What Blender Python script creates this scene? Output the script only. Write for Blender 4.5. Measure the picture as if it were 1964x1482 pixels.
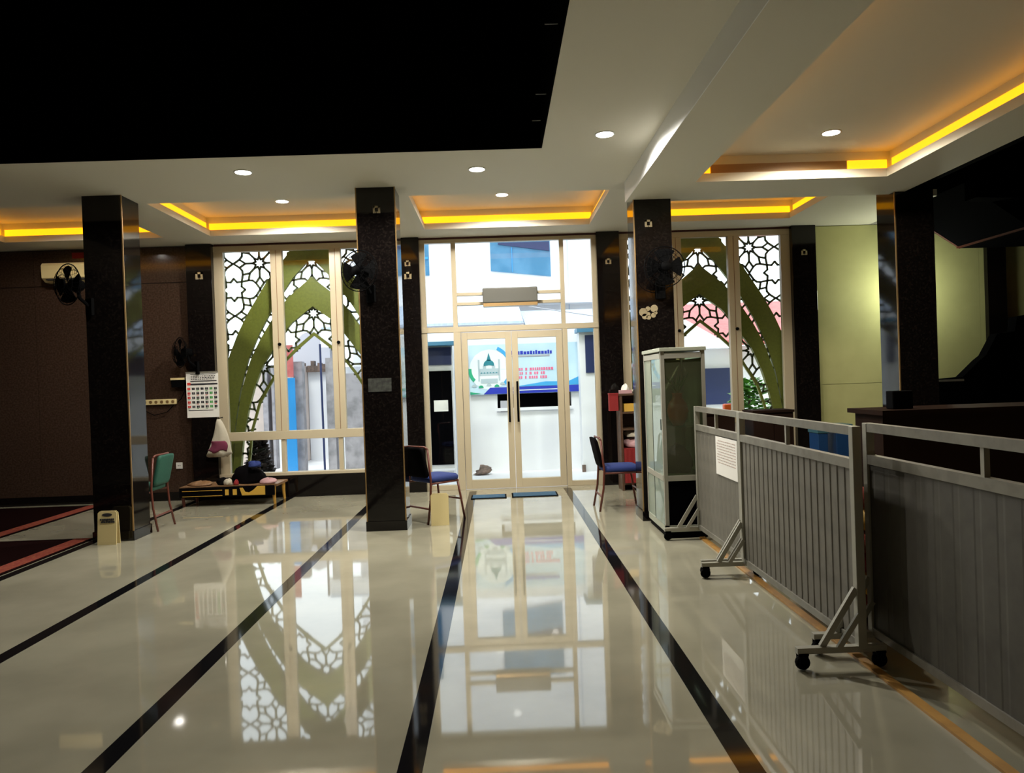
import bpy, bmesh, math, random
from mathutils import Vector, Matrix
random.seed(7)
for o in list(bpy.data.objects): bpy.data.objects.remove(o)
S = bpy.context.scene
COL = S.collection
# ------------------------------------------------------------------ camera
CAM_F = 1450.0
cam = bpy.data.cameras.new('camera'); cam.sensor_width = 36.0; cam.lens = CAM_F / 1964.0 * 36.0
cam.clip_start = 0.05; cam.clip_end = 300
camo = bpy.data.objects.new('camera', cam); COL.objects.link(camo); S.camera = camo
yc = Vector((-27.0, 9.0, -CAM_F)).normalized()          # room axis as seen by the lens
zc = Vector((-0.035, 1.0, 0.0)); zc = (zc - yc * zc.dot(yc)).normalized()
xc = yc.cross(zc)
camo.matrix_world = Matrix.Translation((0, 0, 1.5)) @ Matrix((xc, yc, zc)).to_4x4()
# ------------------------------------------------------------------ sky, sun, exposure
W = bpy.data.worlds.new('overcast_sky'); S.world = W; W.use_nodes = True
wn = W.node_tree.nodes; wl = W.node_tree.links
bg = wn['Background']; bg.inputs['Color'].default_value = (0.86, 0.92, 1.0, 1); bg.inputs['Strength'].default_value = 2.0
sun = bpy.data.lights.new('sun', 'SUN'); sun.energy = 1.7; sun.angle = math.radians(12); sun.color = (1, .97, .93)
suno = bpy.data.objects.new('sun', sun); COL.objects.link(suno); suno.rotation_euler = (math.radians(27), 0, math.radians(-12))
V = S.view_settings; V.view_transform = 'Standard'; V.look = 'None'; V.gamma = 1.0; V.use_curve_mapping = False
V.exposure = 0.5
DOWN_W = 180.0
# ------------------------------------------------------------------ helpers
ORG = {}
MATS = {}
def mat(name, col, rough=.5, metal=0.0, ior=1.5, col2=None, scale=8.0, lo=.4, hi=.65, bump=0.0, bscale=60.0, emit=None, strength=0.0, detail=4.0, coat=0.0, stretch=(1, 1, 1)):
    m = bpy.data.materials.new(name); m.use_nodes = True
    nt = m.node_tree; b = nt.nodes['Principled BSDF']
    b.inputs['Base Color'].default_value = (*col, 1); b.inputs['Roughness'].default_value = rough
    b.inputs['Metallic'].default_value = metal; b.inputs['IOR'].default_value = ior
    if coat: b.inputs['Coat Weight'].default_value = coat; b.inputs['Coat Roughness'].default_value = .02
    tc = nt.nodes.new('ShaderNodeTexCoord'); mp = nt.nodes.new('ShaderNodeMapping'); mp.inputs['Scale'].default_value = stretch
    nt.links.new(tc.outputs['Object'], mp.inputs['Vector'])
    if col2:
        n = nt.nodes.new('ShaderNodeTexNoise'); n.inputs['Scale'].default_value = scale; n.inputs['Detail'].default_value = detail
        r = nt.nodes.new('ShaderNodeValToRGB'); r.color_ramp.elements[0].position = lo; r.color_ramp.elements[1].position = hi
        r.color_ramp.elements[0].color = (*col, 1); r.color_ramp.elements[1].color = (*col2, 1)
        nt.links.new(mp.outputs['Vector'], n.inputs['Vector']); nt.links.new(n.outputs['Fac'], r.inputs['Fac']); nt.links.new(r.outputs['Color'], b.inputs['Base Color'])
    if bump:
        n2 = nt.nodes.new('ShaderNodeTexNoise'); n2.inputs['Scale'].default_value = bscale
        bp = nt.nodes.new('ShaderNodeBump'); bp.inputs['Strength'].default_value = bump; bp.inputs['Distance'].default_value = .01
        nt.links.new(mp.outputs['Vector'], n2.inputs['Vector']); nt.links.new(n2.outputs['Fac'], bp.inputs['Height']); nt.links.new(bp.outputs['Normal'], b.inputs['Normal'])
    if emit:
        b.inputs['Emission Color'].default_value = (*emit, 1); b.inputs['Emission Strength'].default_value = strength
    MATS[name] = m
    return m
def glassmat(name, tint=(1, 1, 1), ior=1.35, haze=0.0, hazecol=(.5, .6, .5)):
    m = bpy.data.materials.new(name); m.use_nodes = True; nt = m.node_tree
    nt.nodes.remove(nt.nodes['Principled BSDF']); out = nt.nodes['Material Output']
    t = nt.nodes.new('ShaderNodeBsdfTransparent'); t.inputs['Color'].default_value = (*tint, 1)
    g = nt.nodes.new('ShaderNodeBsdfGlossy'); g.inputs['Roughness'].default_value = .01
    f = nt.nodes.new('ShaderNodeFresnel'); f.inputs['IOR'].default_value = ior
    last = t
    if haze:
        d = nt.nodes.new('ShaderNodeBsdfDiffuse'); d.inputs['Color'].default_value = (*hazecol, 1)
        mx = nt.nodes.new('ShaderNodeMixShader'); mx.inputs[0].default_value = haze
        nt.links.new(t.outputs[0], mx.inputs[1]); nt.links.new(d.outputs[0], mx.inputs[2]); last = mx
    m2 = nt.nodes.new('ShaderNodeMixShader')
    nt.links.new(f.outputs[0], m2.inputs[0]); nt.links.new(last.outputs[0], m2.inputs[1]); nt.links.new(g.outputs[0], m2.inputs[2])
    nt.links.new(m2.outputs[0], out.inputs['Surface'])
    MATS[name] = m
    return m
class MB:
    def __init__(s): s.v = []; s.f = []
    def add(s, vs, fs):
        n = len(s.v); s.v += [tuple(p) for p in vs]; s.f += [tuple(i + n for i in f) for f in fs]; return s
    def box(s, x0, x1, y0, y1, z0, z1):
        return s.add([(x0, y0, z0), (x1, y0, z0), (x1, y1, z0), (x0, y1, z0), (x0, y0, z1), (x1, y0, z1), (x1, y1, z1), (x0, y1, z1)],
                     [(0, 3, 2, 1), (4, 5, 6, 7), (0, 1, 5, 4), (1, 2, 6, 5), (2, 3, 7, 6), (3, 0, 4, 7)])
    def bar(s, p, q, w, h=None, up=(0, 0, 1)):
        h = h or w; p = Vector(p); q = Vector(q); d = (q - p).normalized(); up = Vector(up)
        if abs(d.dot(up)) > .98: up = Vector((0, 1, 0))
        a = d.cross(up).normalized() * w / 2; b = a.normalized().cross(d) * h / 2
        return s.add([p - a - b, p + a - b, p + a + b, p - a + b, q - a - b, q + a - b, q + a + b, q - a + b],
                     [(0, 1, 2, 3), (7, 6, 5, 4), (4, 5, 1, 0), (5, 6, 2, 1), (6, 7, 3, 2), (7, 4, 0, 3)])
    def path(s, pts, r, n=10, closed=False, r2=None):
        P = [Vector(p) for p in pts]; k = len(P); rings = []
        for i in range(k):
            if closed: d = (P[(i + 1) % k] - P[i - 1])
            else: d = P[min(i + 1, k - 1)] - P[max(i - 1, 0)]
            d.normalize(); up = Vector((0, 0, 1)) if abs(d.z) < .9 else Vector((0, 1, 0))
            a = d.cross(up).normalized(); b = a.cross(d)
            rr = r if r2 is None else r + (r2 - r) * i / (k - 1)
            rings.append([P[i] + (a * math.cos(2 * math.pi * j / n) + b * math.sin(2 * math.pi * j / n)) * rr for j in range(n)])
        vs = [p for r_ in rings for p in r_]; fs = []
        for i in range(k if closed else k - 1):
            i2 = (i + 1) % k
            for j in range(n): fs.append((i * n + j, i * n + (j + 1) % n, i2 * n + (j + 1) % n, i2 * n + j))
        if not closed: fs += [tuple(range(n - 1, -1, -1)), tuple((k - 1) * n + j for j in range(n))]
        return s.add(vs, fs)
    def lathe(s, prof, c=(0, 0, 0), n=24, axis='z'):
        vs = []; fs = []; k = len(prof)
        for i in range(n):
            a = 2 * math.pi * i / n
            for r, h in prof:
                x, y = r * math.cos(a), r * math.sin(a)
                p = (x, y, h) if axis == 'z' else ((x, h, y) if axis == 'y' else (h, x, y))
                vs.append((p[0] + c[0], p[1] + c[1], p[2] + c[2]))
        for i in range(n):
            for j in range(k - 1):
                a, b = i * k + j, ((i + 1) % n) * k + j
                fs.append((a, b, b + 1, a + 1))
        return s.add(vs, fs)
    def prism(s, poly, y0, y1, plane='xz'):
        n = len(poly)
        f = {'xz': lambda a, b, t: (a, t, b), 'xy': lambda a, b, t: (a, b, t), 'yz': lambda a, b, t: (t, a, b)}[plane]
        vs = [f(a, b, y0) for a, b in poly] + [f(a, b, y1) for a, b in poly]
        fs = [tuple(range(n)), tuple(range(2 * n - 1, n - 1, -1))] + [(i, (i + 1) % n, n + (i + 1) % n, n + i) for i in range(n)]
        return s.add(vs, fs)
    def blob(s, c, r, seed=0, amp=.25, nu=18, nv=10, flat=True):
        rnd = random.Random(seed); ph = [(rnd.uniform(0, 6.3), rnd.randint(1, 4), rnd.randint(1, 3)) for _ in range(5)]
        vs = []; fs = []
        for i in range(nv + 1):
            t = math.pi * i / nv
            for j in range(nu):
                p = 2 * math.pi * j / nu
                k = 1 + amp * sum(math.sin(a * p + b * t + q) for q, a, b in ph) / 5 * 2
                z = math.cos(t) * r[2] * k
                if flat: z = max(z, -.35 * r[2])
                vs.append((c[0] + r[0] * k * math.sin(t) * math.cos(p), c[1] + r[1] * k * math.sin(t) * math.sin(p), c[2] + z))
        for i in range(nv):
            for j in range(nu): fs.append((i * nu + j, (i + 1) * nu + j, (i + 1) * nu + (j + 1) % nu, i * nu + (j + 1) % nu))
        return s.add(vs, fs)
    def build(s, name, m, parent=None, smooth=False, bevel=0.0, world=True):
        o3 = ORG.get(parent.name, (0, 0, 0)) if parent else (0, 0, 0)
        me = bpy.data.meshes.new(name); me.from_pydata([(a - o3[0], b - o3[1], c - o3[2]) for a, b, c in s.v] if world else s.v, [], s.f)
        bm = bmesh.new(); bm.from_mesh(me); bmesh.ops.recalc_face_normals(bm, faces=bm.faces); bm.to_mesh(me); bm.free()
        me.materials.append(MATS[m] if isinstance(m, str) else m)
        if smooth:
            for p in me.polygons: p.use_smooth = True
        o = bpy.data.objects.new(name, me); COL.objects.link(o)
        if parent: o.parent = parent; ORG[o.name] = o3 if world else ORG.get(parent.name, (0, 0, 0))
        if bevel:
            b = o.modifiers.new('bevel', 'BEVEL'); b.width = bevel; b.segments = 2; b.limit_method = 'ANGLE'
        return o
def BX(*a): return MB().box(*a)
def tag(o, label, cat=None, group=None, kind=None):
    o['label'] = label
    if cat: o['category'] = cat
    if group: o['group'] = group
    if kind: o['kind'] = kind
    return o
def thing(name, label, cat, loc=(0, 0, 0), rz=0, group=None, kind=None):
    o = bpy.data.objects.new(name, None); COL.objects.link(o); o.empty_display_size = .1
    o.location = loc; o.rotation_euler = (0, 0, rz); ORG[o.name] = loc
    return tag(o, label, cat, group, kind)
def solo(o, label, cat, group=None, kind=None):
    """put the origin of a one-mesh thing at its own base"""
    me = o.data; xs = [v.co for v in me.vertices]
    c = Vector(((min(p.x for p in xs) + max(p.x for p in xs)) / 2, (min(p.y for p in xs) + max(p.y for p in xs)) / 2, min(p.z for p in xs)))
    me.transform(Matrix.Translation(-c)); o.location = c
    return tag(o, label, cat, group, kind)
def copy_tree(o, parent=None):
    c = o.copy(); COL.objects.link(c); c.parent = parent
    for ch in list(o.children): copy_tree(ch, c)
    return c
def light(name, kind, loc, energy, color=(1, 1, 1), size=.05, parent=None, rot=(0, 0, 0), spot=None):
    l = bpy.data.lights.new(name, kind); l.energy = energy; l.color = color
    if kind in ('POINT', 'SPOT'): l.shadow_soft_size = size
    if spot: l.spot_size = math.radians(spot); l.spot_blend = .35
    o = bpy.data.objects.new(name, l); COL.objects.link(o)
    if parent:
        o.parent = parent; p = ORG[parent.name]; o.location = (loc[0] - p[0], loc[1] - p[1], loc[2] - p[2])
    else: o.location = loc
    o.rotation_euler = rot
    return o
# ------------------------------------------------------------------ materials
mat('floor_tile', (.36, .342, .255), .035, ior=1.72, col2=(.28, .265, .195), scale=1.6, lo=.35, hi=.7)
mat('floor_stripe', (.006, .006, .007), .06, ior=1.33)
mat('ceiling_paint', (.72, .69, .58), .75, bump=.05, bscale=200)
mat('lit_riser_paint', (.88, .89, .88), .35)  # whiter than the ceiling, imitates downlight falling on the riser
mat('void_black', (.0015, .0015, .0015), .9, ior=1.05)  # near-black colour stands in for the unlit upper storey
mat('black_granite', (.004, .003, .0028), .07, ior=1.42, col2=(.012, .009, .0075), scale=55, lo=.5, hi=.7, detail=8)
mat('brown_granite', (.040, .023, .015), .10, ior=1.42, col2=(.068, .042, .029), scale=40, lo=.4, hi=.7, detail=8)
mat('dark_wall', (.03, .019, .014), .4, col2=(.045, .03, .024), scale=30)
mat('yellow_wall', (.56, .55, .24), .75, col2=(.52, .51, .22), scale=3)
mat('cream_aluminium', (.50, .43, .295), .38, metal=0, bump=.03)
mat('bronze_trim', (.38, .24, .10), .3, metal=.6)
mat('red_gap', (.10, .02, .015), .6)
mat('led_orange', (.9, .5, .1), .5, emit=(1.0, .40, .004), strength=1.3)
mat('led_off', (.35, .2, .08), .5)
mat('downlight_disc', (.9, .9, .85), .4, emit=(1, .98, .9), strength=14)
mat('white_plastic', (.75, .74, .70), .35)
mat('cream_plastic', (.72, .60, .30), .4)
mat('black_plastic', (.0018, .0018, .002), .7, ior=1.12)
mat('curtain_grey', (.10, .10, .085), .5)
mat('shaded_slat', (.085, .08, .064), .6, col2=(.065, .06, .05), scale=9)  # slat grey darkened to put the shade on the nearest screen into its colour
mat('dry_leaf', (.022, .014, .010), .8, col2=(.05, .03, .02), scale=14)
mat('olive_panel', (.20, .21, .03), .5, col2=(.17, .18, .026), scale=30)
mat('lattice_metal', (.10, .11, .05), .5)
mat('grey_metal', (.24, .23, .19), .45, metal=.2, col2=(.19, .18, .15), scale=12)
mat('grey_slat', (.17, .16, .13), .55, metal=.1, col2=(.13, .122, .10), scale=9)
mat('pale_rail', (.36, .35, .29), .4, metal=.2)
mat('brown_frame', (.13, .035, .022), .35, metal=.1)
mat('stair_red', (.05, .010, .006), .6, ior=1.2)
mat('dark_cloth', (.0035, .003, .0035), .9, ior=1.12, bump=.3)
mat('navy_cloth', (.012, .03, .16), .8, bump=.25)
mat('green_cloth', (.009, .08, .052), .7, bump=.2)
mat('red_cloth', (.24, .012, .012), .85, bump=.3)
mat('pink_cloth', (.50, .30, .31), .85, bump=.3)
mat('white_cloth', (.52, .48, .38), .9, bump=.3, bscale=30)
mat('magenta_print', (.16, .025, .06), .9)
mat('paper', (.80, .79, .74), .8)
mat('ink', (.02, .02, .025), .8)
mat('faint_ink', (.50, .40, .36), .8)
mat('red_ink', (.60, .04, .03), .8)
mat('green_ink', (.04, .30, .05), .8)
mat('gold_print', (.70, .42, .06), .6)
mat('wood_dark', (.07, .035, .018), .45, col2=(.10, .055, .03), scale=6, stretch=(1, 1, 8))
mat('wood_mid', (.24, .13, .06), .45, col2=(.17, .09, .04), scale=6, stretch=(8, 1, 1))
mat('wood_yellow', (.62, .34, .06), .45, col2=(.50, .26, .04), scale=8)
mat('trim_wood', (.50, .27, .07), .4, col2=(.38, .2, .05), scale=7)
mat('carpet_dark', (.008, .002, .002), .95, ior=1.1, bump=.5, bscale=250)
mat('carpet_red', (.19, .016, .008), .95, col2=(.25, .06, .02), scale=40, lo=.45, hi=.6, bump=.5, bscale=250)
mat('blue_mat', (.03, .09, .17), .95, col2=(.06, .14, .22), scale=120, bump=.6, bscale=300)
mat('blue_plastic', (.012, .05, .15), .35)
mat('cyan_plastic', (.05, .13, .16), .35)
mat('orange_glaze', (.85, .13, .02), .3)
mat('leaf', (.12, .32, .04), .5, col2=(.05, .18, .02), scale=12)
mat('leaf_dark', (.03, .09, .02), .55, col2=(.06, .16, .03), scale=12)
mat('faded_print', (.05, .055, .045), .7, col2=(.02, .02, .018), scale=25)
mat('mark', (.40, .33, .20), .35, metal=.4)  # pale metal colour for the modelled reflections and the pillar spots
mat('cabinet_board', (.36, .38, .30), .5)
mat('concrete_pale', (.72, .72, .72), .8, col2=(.62, .62, .64), scale=1.2)
mat('plaster_white', (.82, .83, .85), .85, col2=(.76, .77, .81), scale=1.4)
mat('plaster_beige', (.60, .50, .44), .85, col2=(.52, .44, .40), scale=3)
mat('plaster_grey', (.36, .34, .36), .85, col2=(.22, .21, .22), scale=5)
mat('roof_blue_grey', (.40, .48, .62), .6, col2=(.5, .57, .68), scale=4, stretch=(6, 1, 1))
mat('roof_red', (.60, .16, .15), .7, col2=(.5, .12, .12), scale=8)
mat('roof_grey', (.42, .42, .47), .7)
mat('sky_blue_pane', (.04, .165, .29), .4, col2=(.075, .22, .36), scale=2.5)
mat('blue_paint', (.03, .28, .66), .5)
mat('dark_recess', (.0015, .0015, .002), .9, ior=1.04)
mat('wood_black', (.018, .009, .006), .7, ior=1.15)
mat('navy_panel', (.015, .025, .09), .4)
mat('banner_sheet', (.52, .72, .86), .6, col2=(.62, .80, .90), scale=2)
mat('banner_white', (.80, .88, .90), .6)
mat('banner_blue', (.015, .035, .45), .6)
mat('banner_sky', (.05, .38, .75), .6)
mat('banner_green', (.02, .38, .20), .6)
mat('banner_teal', (.02, .22, .28), .6)
mat('mosque_grey', (.45, .55, .60), .7)
mat('banner_pink', (.78, .16, .30), .6)
mat('rusty_post', (.10, .07, .055), .7, col2=(.20, .13, .10), scale=14)
mat('tube_glow', (.9, .9, .85), .4, emit=(.93, 1, .85), strength=7)
glassmat('pane_glass', (.95, .98, .97), 1.32)
glassmat('cabinet_glass', (.62, .78, .68), 1.35, haze=.5, hazecol=(.55, .68, .58))
glassmat('frosted_glass', (.70, .78, .62), 1.35, haze=.10, hazecol=(.42, .42, .26))
# ------------------------------------------------------------------ dimensions (metres; x right, y away, z up)
FY = 10.65           # inner face of the street front
H = 3.55             # main ceiling
HL = 3.34            # lowered ceiling on the right
XL, XR, YB = -7.6, 8.2, -4.0
STEP = 1.41          # left face of the lowered ceiling
# ------------------------------------------------------------------ floor
fl = BX(XL, XR, YB, FY, -.12, 0).build('floor', 'floor_tile'); tag(fl, 'polished cream stone floor with dark inlaid stripes', kind='structure')
for x in (.905, -.395, -1.665, -2.93, -4.21, 2.18):
    BX(x - .05, x + .05, YB, 10.45 if abs(x) < 1 else FY - .06, -.02, .0012).build('inlaid_stripe', 'floor_stripe', fl)
t = BX(1.80, 1.85, YB, 6.9, 0, .012).build('trim_1', 'trim_wood'); tag(t, 'thin orange wood strip along the foot of the grey screens', kind='structure')
# ------------------------------------------------------------------ ceiling with openings
TRAYS = {'far_left': (-6.40, -4.33), 'left': (-3.72, -1.24), 'middle': (-.90, 1.29), 'right': (1.80, 3.97)}
TY0, TY1 = 8.24, 10.05
VOID = (-5.3, .46, .6, 6.69)
WELL = (4.32, XR, 2.0, 10.65)
def slab(mb, holes, x0, x1, y0, y1, z0, z1):
    xs = sorted({x0, x1, *[min(max(v, x0), x1) for h in holes for v in h[:2]]}); ys = sorted({y0, y1, *[min(max(v, y0), y1) for h in holes for v in h[2:]]})
    for i in range(len(xs) - 1):
        for j in range(len(ys) - 1):
            cx, cy = (xs[i] + xs[i + 1]) / 2, (ys[j] + ys[j + 1]) / 2
            if not any(h[0] < cx < h[1] and h[2] < cy < h[3] for h in holes):
                mb.box(xs[i], xs[i + 1], ys[j], ys[j + 1], z0, z1)
holes = [(a, b, TY0, TY1) for a, b in TRAYS.values()] + [VOID, (STEP, WELL[0], YB, 7.95), (WELL[0], XR, YB, 7.95), (4.80, XR, 7.95, 9.0), (5.35, XR, 9.0, 10.64)]
cm = MB(); slab(cm, holes, XL, XR, YB, FY + .25, H, H + .08)
ET = (1.95, 3.80, -2.5, 7.2)
slab(cm, [ET], STEP, WELL[0], YB, 7.95, HL, HL + .08)
cm.box(STEP, STEP + .06, YB, 7.95, HL + .08, H + .4)                       # riser of the lowered part
cm.box(STEP, WELL[0], 7.90, 7.95, HL + .08, H + .4)
ceil_edge = BX(STEP - .006, STEP, YB, 7.95, HL, H)
ceil = cm.build('ceiling', 'ceiling_paint'); tag(ceil, 'pale painted ceiling with recessed trays and a lowered section', kind='structure')
ceil_edge.build('step_face', 'lit_riser_paint', ceil)  # riser brightened by colour where the downlight would hit it
def tray(nm, x0, x1, y0, y1, z, label, lit_far=((0, 1),)):
    o = .07
    m = MB(); zt = z + .26
    m.box(x0 - o, x1 + o, y0 - o, y1 + o, zt, zt + .05)
    for a in ((x0 - o - .03, x0 - o, y0 - o, y1 + o), (x1 + o, x1 + o + .03, y0 - o, y1 + o), (x0 - o, x1 + o, y0 - o - .03, y0 - o), (x0 - o, x1 + o, y1 + o, y1 + o + .03)):
        m.box(a[0], a[1], a[2], a[3], z + .08, zt)
    m.build('tray_recess', 'ceiling_paint', ceil)
    t = thing('cove_light', label, 'cove light', ((x0 + x1) / 2, y1, z + .085), group='orange cove lights of the ceiling trays')
    za, zb = z + .085, z + .175
    BX(x0 - o, x0 - o + .02, y0, y1, za, zb).build('led_strip', 'led_orange', t)
    BX(x1 + o - .02, x1 + o, y0, y1, za, zb).build('led_strip', 'led_orange', t)
    BX(x0, x1, y0 - o, y0 - o + .02, za, zb).build('led_strip', 'led_orange', t)
    for a, b in lit_far: BX(x0 - .03 + (x1 - x0 + .06) * a, x0 - .03 + (x1 - x0 + .06) * b, y1 + o - .02, y1 + o, za, zb).build('led_strip', 'led_orange', t)
    return t
tray('a', *TRAYS['far_left'], TY0, TY1, H, 'orange cove light of the tray over the brown wall')
tray('b', *TRAYS['left'], TY0, TY1, H, 'orange cove light of the tray beside the lattice window with the calendar')
tray('c', *TRAYS['middle'], TY0, TY1, H, 'orange cove light of the tray in front of the glass doors')
tray('d', *TRAYS['right'], TY0, TY1, H, 'orange cove light of the tray between glass cabinet and yellow wall')
te = tray('e', *ET, HL, 'long orange cove light in the lowered ceiling, its far side partly unlit', lit_far=((0, .10), (.80, 1)))
BX(ET[0] + .17, ET[1] - .36, ET[3] + .05, ET[3] + .07, HL + .085, HL + .175).build('unlit_strip', 'led_off', te)
# upper storey coloured near-black to imitate its lack of light, and the building shell
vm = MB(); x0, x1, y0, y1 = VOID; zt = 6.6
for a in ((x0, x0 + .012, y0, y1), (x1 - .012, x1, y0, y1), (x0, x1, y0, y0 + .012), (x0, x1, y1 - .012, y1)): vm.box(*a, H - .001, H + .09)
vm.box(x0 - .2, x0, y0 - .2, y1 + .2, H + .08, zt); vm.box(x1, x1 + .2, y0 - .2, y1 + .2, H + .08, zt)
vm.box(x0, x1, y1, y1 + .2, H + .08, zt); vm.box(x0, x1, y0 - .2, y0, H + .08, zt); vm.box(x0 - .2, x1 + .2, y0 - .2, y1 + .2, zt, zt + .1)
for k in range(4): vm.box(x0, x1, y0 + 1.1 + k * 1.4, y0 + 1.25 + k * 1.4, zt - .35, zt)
tag(vm.build('wall_void', 'void_black'), 'upper storey coloured black to read as unlit, seen through the ceiling opening', kind='structure')
rods = [(.36, .44, 4.60, 3.66), (.36, .44, 5.72, 3.66), (.36, .43, 6.30, 3.66)]
for a, b, y, z in rods:
    solo(MB().path([(a, y, z), (b, y, z)], .0028, 6).build('ceiling_rod', 'pale_rail'), 'thin pale rod at the edge of the black ceiling opening', 'rod', 'thin rods at the edge of the ceiling opening')
sh = MB()
slab(sh, [(VOID[0] - .2, VOID[1] + .2, VOID[2] - .2, VOID[3] + .2)], XL - .2, XR + .2, YB - .2, FY + .25, 4.0, 4.15)
sh2 = sh.build('ceiling_roof', 'void_black'); tag(sh2, 'dark roof slab above the ceiling', kind='structure')
tag(BX(XL - .2, XL, YB - .2, FY + .25, 0, 4.0).build('wall_left', 'dark_wall'), 'dark brown side wall beside the carpets', kind='structure')
tag(BX(XR, XR + .2, YB - .2, FY + .25, 0, 4.0).build('wall_right', 'dark_wall'), 'dark wall beside the staircase', kind='structure')
tag(BX(XL - .2, XR + .2, YB - .2, YB, 0, 4.0).build('wall_rear', 'dark_wall'), 'dark wall at the back of the hall', kind='structure')
# street front walls
wb = MB(); wb.box(XL, -4.26, FY + .03, FY + .25, 0, 4.0)
wbo = wb.build('wall_front_left', 'dark_wall'); tag(wbo, 'brown granite-clad wall with the long socket strip', kind='structure')
xsp = [XL, -6.4, -5.2, -4.26]
for i in range(3):
    for z0, z1 in ((.02, 3.035), (3.045, 3.54)):
        BX(xsp[i] + .003, xsp[i + 1] - .003, FY, FY + .03, z0, z1).build('granite_panel', 'brown_granite', wbo)
wr = BX(4.53, XR, FY + .03, FY + .25, 0, 4.0).build('wall_front_right', 'yellow_wall'); tag(wr, 'yellow-green tiled wall beside the stairs', kind='structure')
for i, (a, b) in enumerate(((4.53, 5.6), (5.6, 6.9), (6.9, XR))):
    for z0, z1 in ((0, 1.297), (1.303, 3.54)):
        BX(a + .002, b - .002, FY, FY + .03, z0, z1).build('wall_tile', 'yellow_wall', wr)
hd = MB(); hd.box(-4.26, 4.53, FY + .02, FY + .25, H - .02, 4.0)
tag(hd.build('wall_header', 'ceiling_paint'), 'pale strip of wall above the windows and doors', kind='structure')
for i, (a, b) in enumerate(((-3.9, -1.3), (-1.04, 1.44), (1.76, 4.19))):
    tag(BX(a, b, FY - .01, FY + .02, H - .035, H).build('trim_%d' % (i + 2), 'red_gap'), ('dark red strip above the window with the calendar beside it', 'dark red strip above the glass doors', 'dark red strip above the window by the yellow wall')[i], kind='structure')
tag(BX(XL, -4.26, FY - .03, FY, 0, .12).build('baseboard_front_left', 'black_granite'), 'black granite skirting under the brown wall', kind='structure')
tag(BX(-3.9, -1.31, FY - .10, FY + .12, 0, .30).build('baseboard_window', 'black_granite'), 'black granite plinth under the lattice window with the calendar', kind='structure')
tag(BX(1.76, 4.19, FY - .10, FY + .12, 0, .30).build('baseboard_window_right', 'black_granite'), 'black granite plinth under the lattice window by the yellow wall', kind='structure')
# ------------------------------------------------------------------ pillars
def pillar(nm, x0, x1, y0, y1, z, label, base=True, cat='pillar', trims=()):
    t = thing(nm, label, cat, ((x0 + x1) / 2, (y0 + y1) / 2, 0))
    BX(x0, x1, y0, y1, .1 if base else 0, z).build('shaft', 'black_granite', t, bevel=.003)
    if base: BX(x0 - .012, x1 + .012, y0 - .012, y1 + .012, 0, .1).build('plinth', 'black_granite', t)
    for x in trims: BX(x - .006, x + .006, y0 - .004, y0 + .008, .1 if base else 0, z).build('corner_trim', 'bronze_trim', t)
    return t
PY0, PY1 = 7.84, 8.22
pillar('pillar', -4.20, -3.80, PY0, PY1, H, 'black granite pillar at the carpet edge with the cream sign at its foot', trims=(-3.80,))
pillar('pillar', -1.40, -1.00, PY0, PY1, H, 'black granite pillar beside the brown chair with the blue seat', trims=(-1.40, -1.00))
pillar('pillar', 1.47, 1.86, PY0, PY1, H, 'black granite pillar rising behind the green glass cabinet', trims=(1.47,))
pillar('pillar', 4.21, 4.62, PY0, PY1, H + .3, 'black granite pillar in front of the yellow wall and stairs', trims=(4.21,))
pillar('pilaster', -4.26, -3.91, FY - .10, FY + .028, H - .002, 'black granite pilaster between brown wall and lattice window', base=False, cat='pilaster')
pillar('pilaster', -1.31, -1.04, FY - .10, FY + .028, H - .002, 'black granite pilaster between lattice window and dark doorway pane', base=False, cat='pilaster')
pillar('pilaster', 1.44, 1.76, FY - .10, FY + .028, H - .002, 'black granite pilaster behind the small bookshelf', base=False, cat='pilaster')
pillar('pilaster', 4.19, 4.53, FY - .10, FY + .028, H - .002, 'black granite pilaster at the edge of the yellow wall', base=False, cat='pilaster')
pillar('pilaster', 6.97, 7.24, FY - .08, FY - .001, 3.5, 'narrow black pilaster on the yellow wall above the stairs', base=False, cat='pilaster')
# small plates modelling bright reflections in the polished granite
def mark(x, y, z, s, label):
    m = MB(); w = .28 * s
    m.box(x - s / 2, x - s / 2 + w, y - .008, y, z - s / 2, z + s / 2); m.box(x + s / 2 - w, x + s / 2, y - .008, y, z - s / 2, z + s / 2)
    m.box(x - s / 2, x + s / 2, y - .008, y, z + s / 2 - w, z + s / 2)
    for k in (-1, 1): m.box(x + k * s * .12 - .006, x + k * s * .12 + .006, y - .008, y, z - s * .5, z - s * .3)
    solo(m.build('wall_glint', 'mark'), label, 'mark', 'reflections modelled as small pale square marks on the black granite')
mark(-1.19, PY0, 3.32, .075, 'reflection modelled as a small pale square emblem high on the pillar beside the brown chair')
mark(1.62, PY0, 3.09, .075, 'reflection modelled as a small pale square emblem on the pillar behind the glass cabinet')
mark(-4.08, FY - .10, 3.11, .10, 'reflection modelled as a small pale square emblem on the pilaster above the calendar')
mark(-1.20, FY - .10, 3.19, .08, 'upper reflection modelled as a small pale emblem on the pilaster by the dark doorway pane')
mark(-1.20, FY - .10, 3.02, .10, 'lower reflection modelled as a small pale emblem on the pilaster by the dark doorway pane')
mark(1.60, FY - .10, 3.13, .08, 'reflection modelled as a small pale square emblem on the pilaster above the bookshelf')
mark(4.36, FY - .10, 3.17, .08, 'reflection modelled as a small pale square emblem on the pilaster at the yellow wall')
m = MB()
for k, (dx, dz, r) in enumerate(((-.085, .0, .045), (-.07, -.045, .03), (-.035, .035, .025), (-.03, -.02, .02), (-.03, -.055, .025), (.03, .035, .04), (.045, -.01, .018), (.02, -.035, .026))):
    m.lathe([(0, 0), (r, 0), (r, -.004), (0, -.004)], (1.62 + dx, PY0, 2.17 + dz), 10, 'y')
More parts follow.
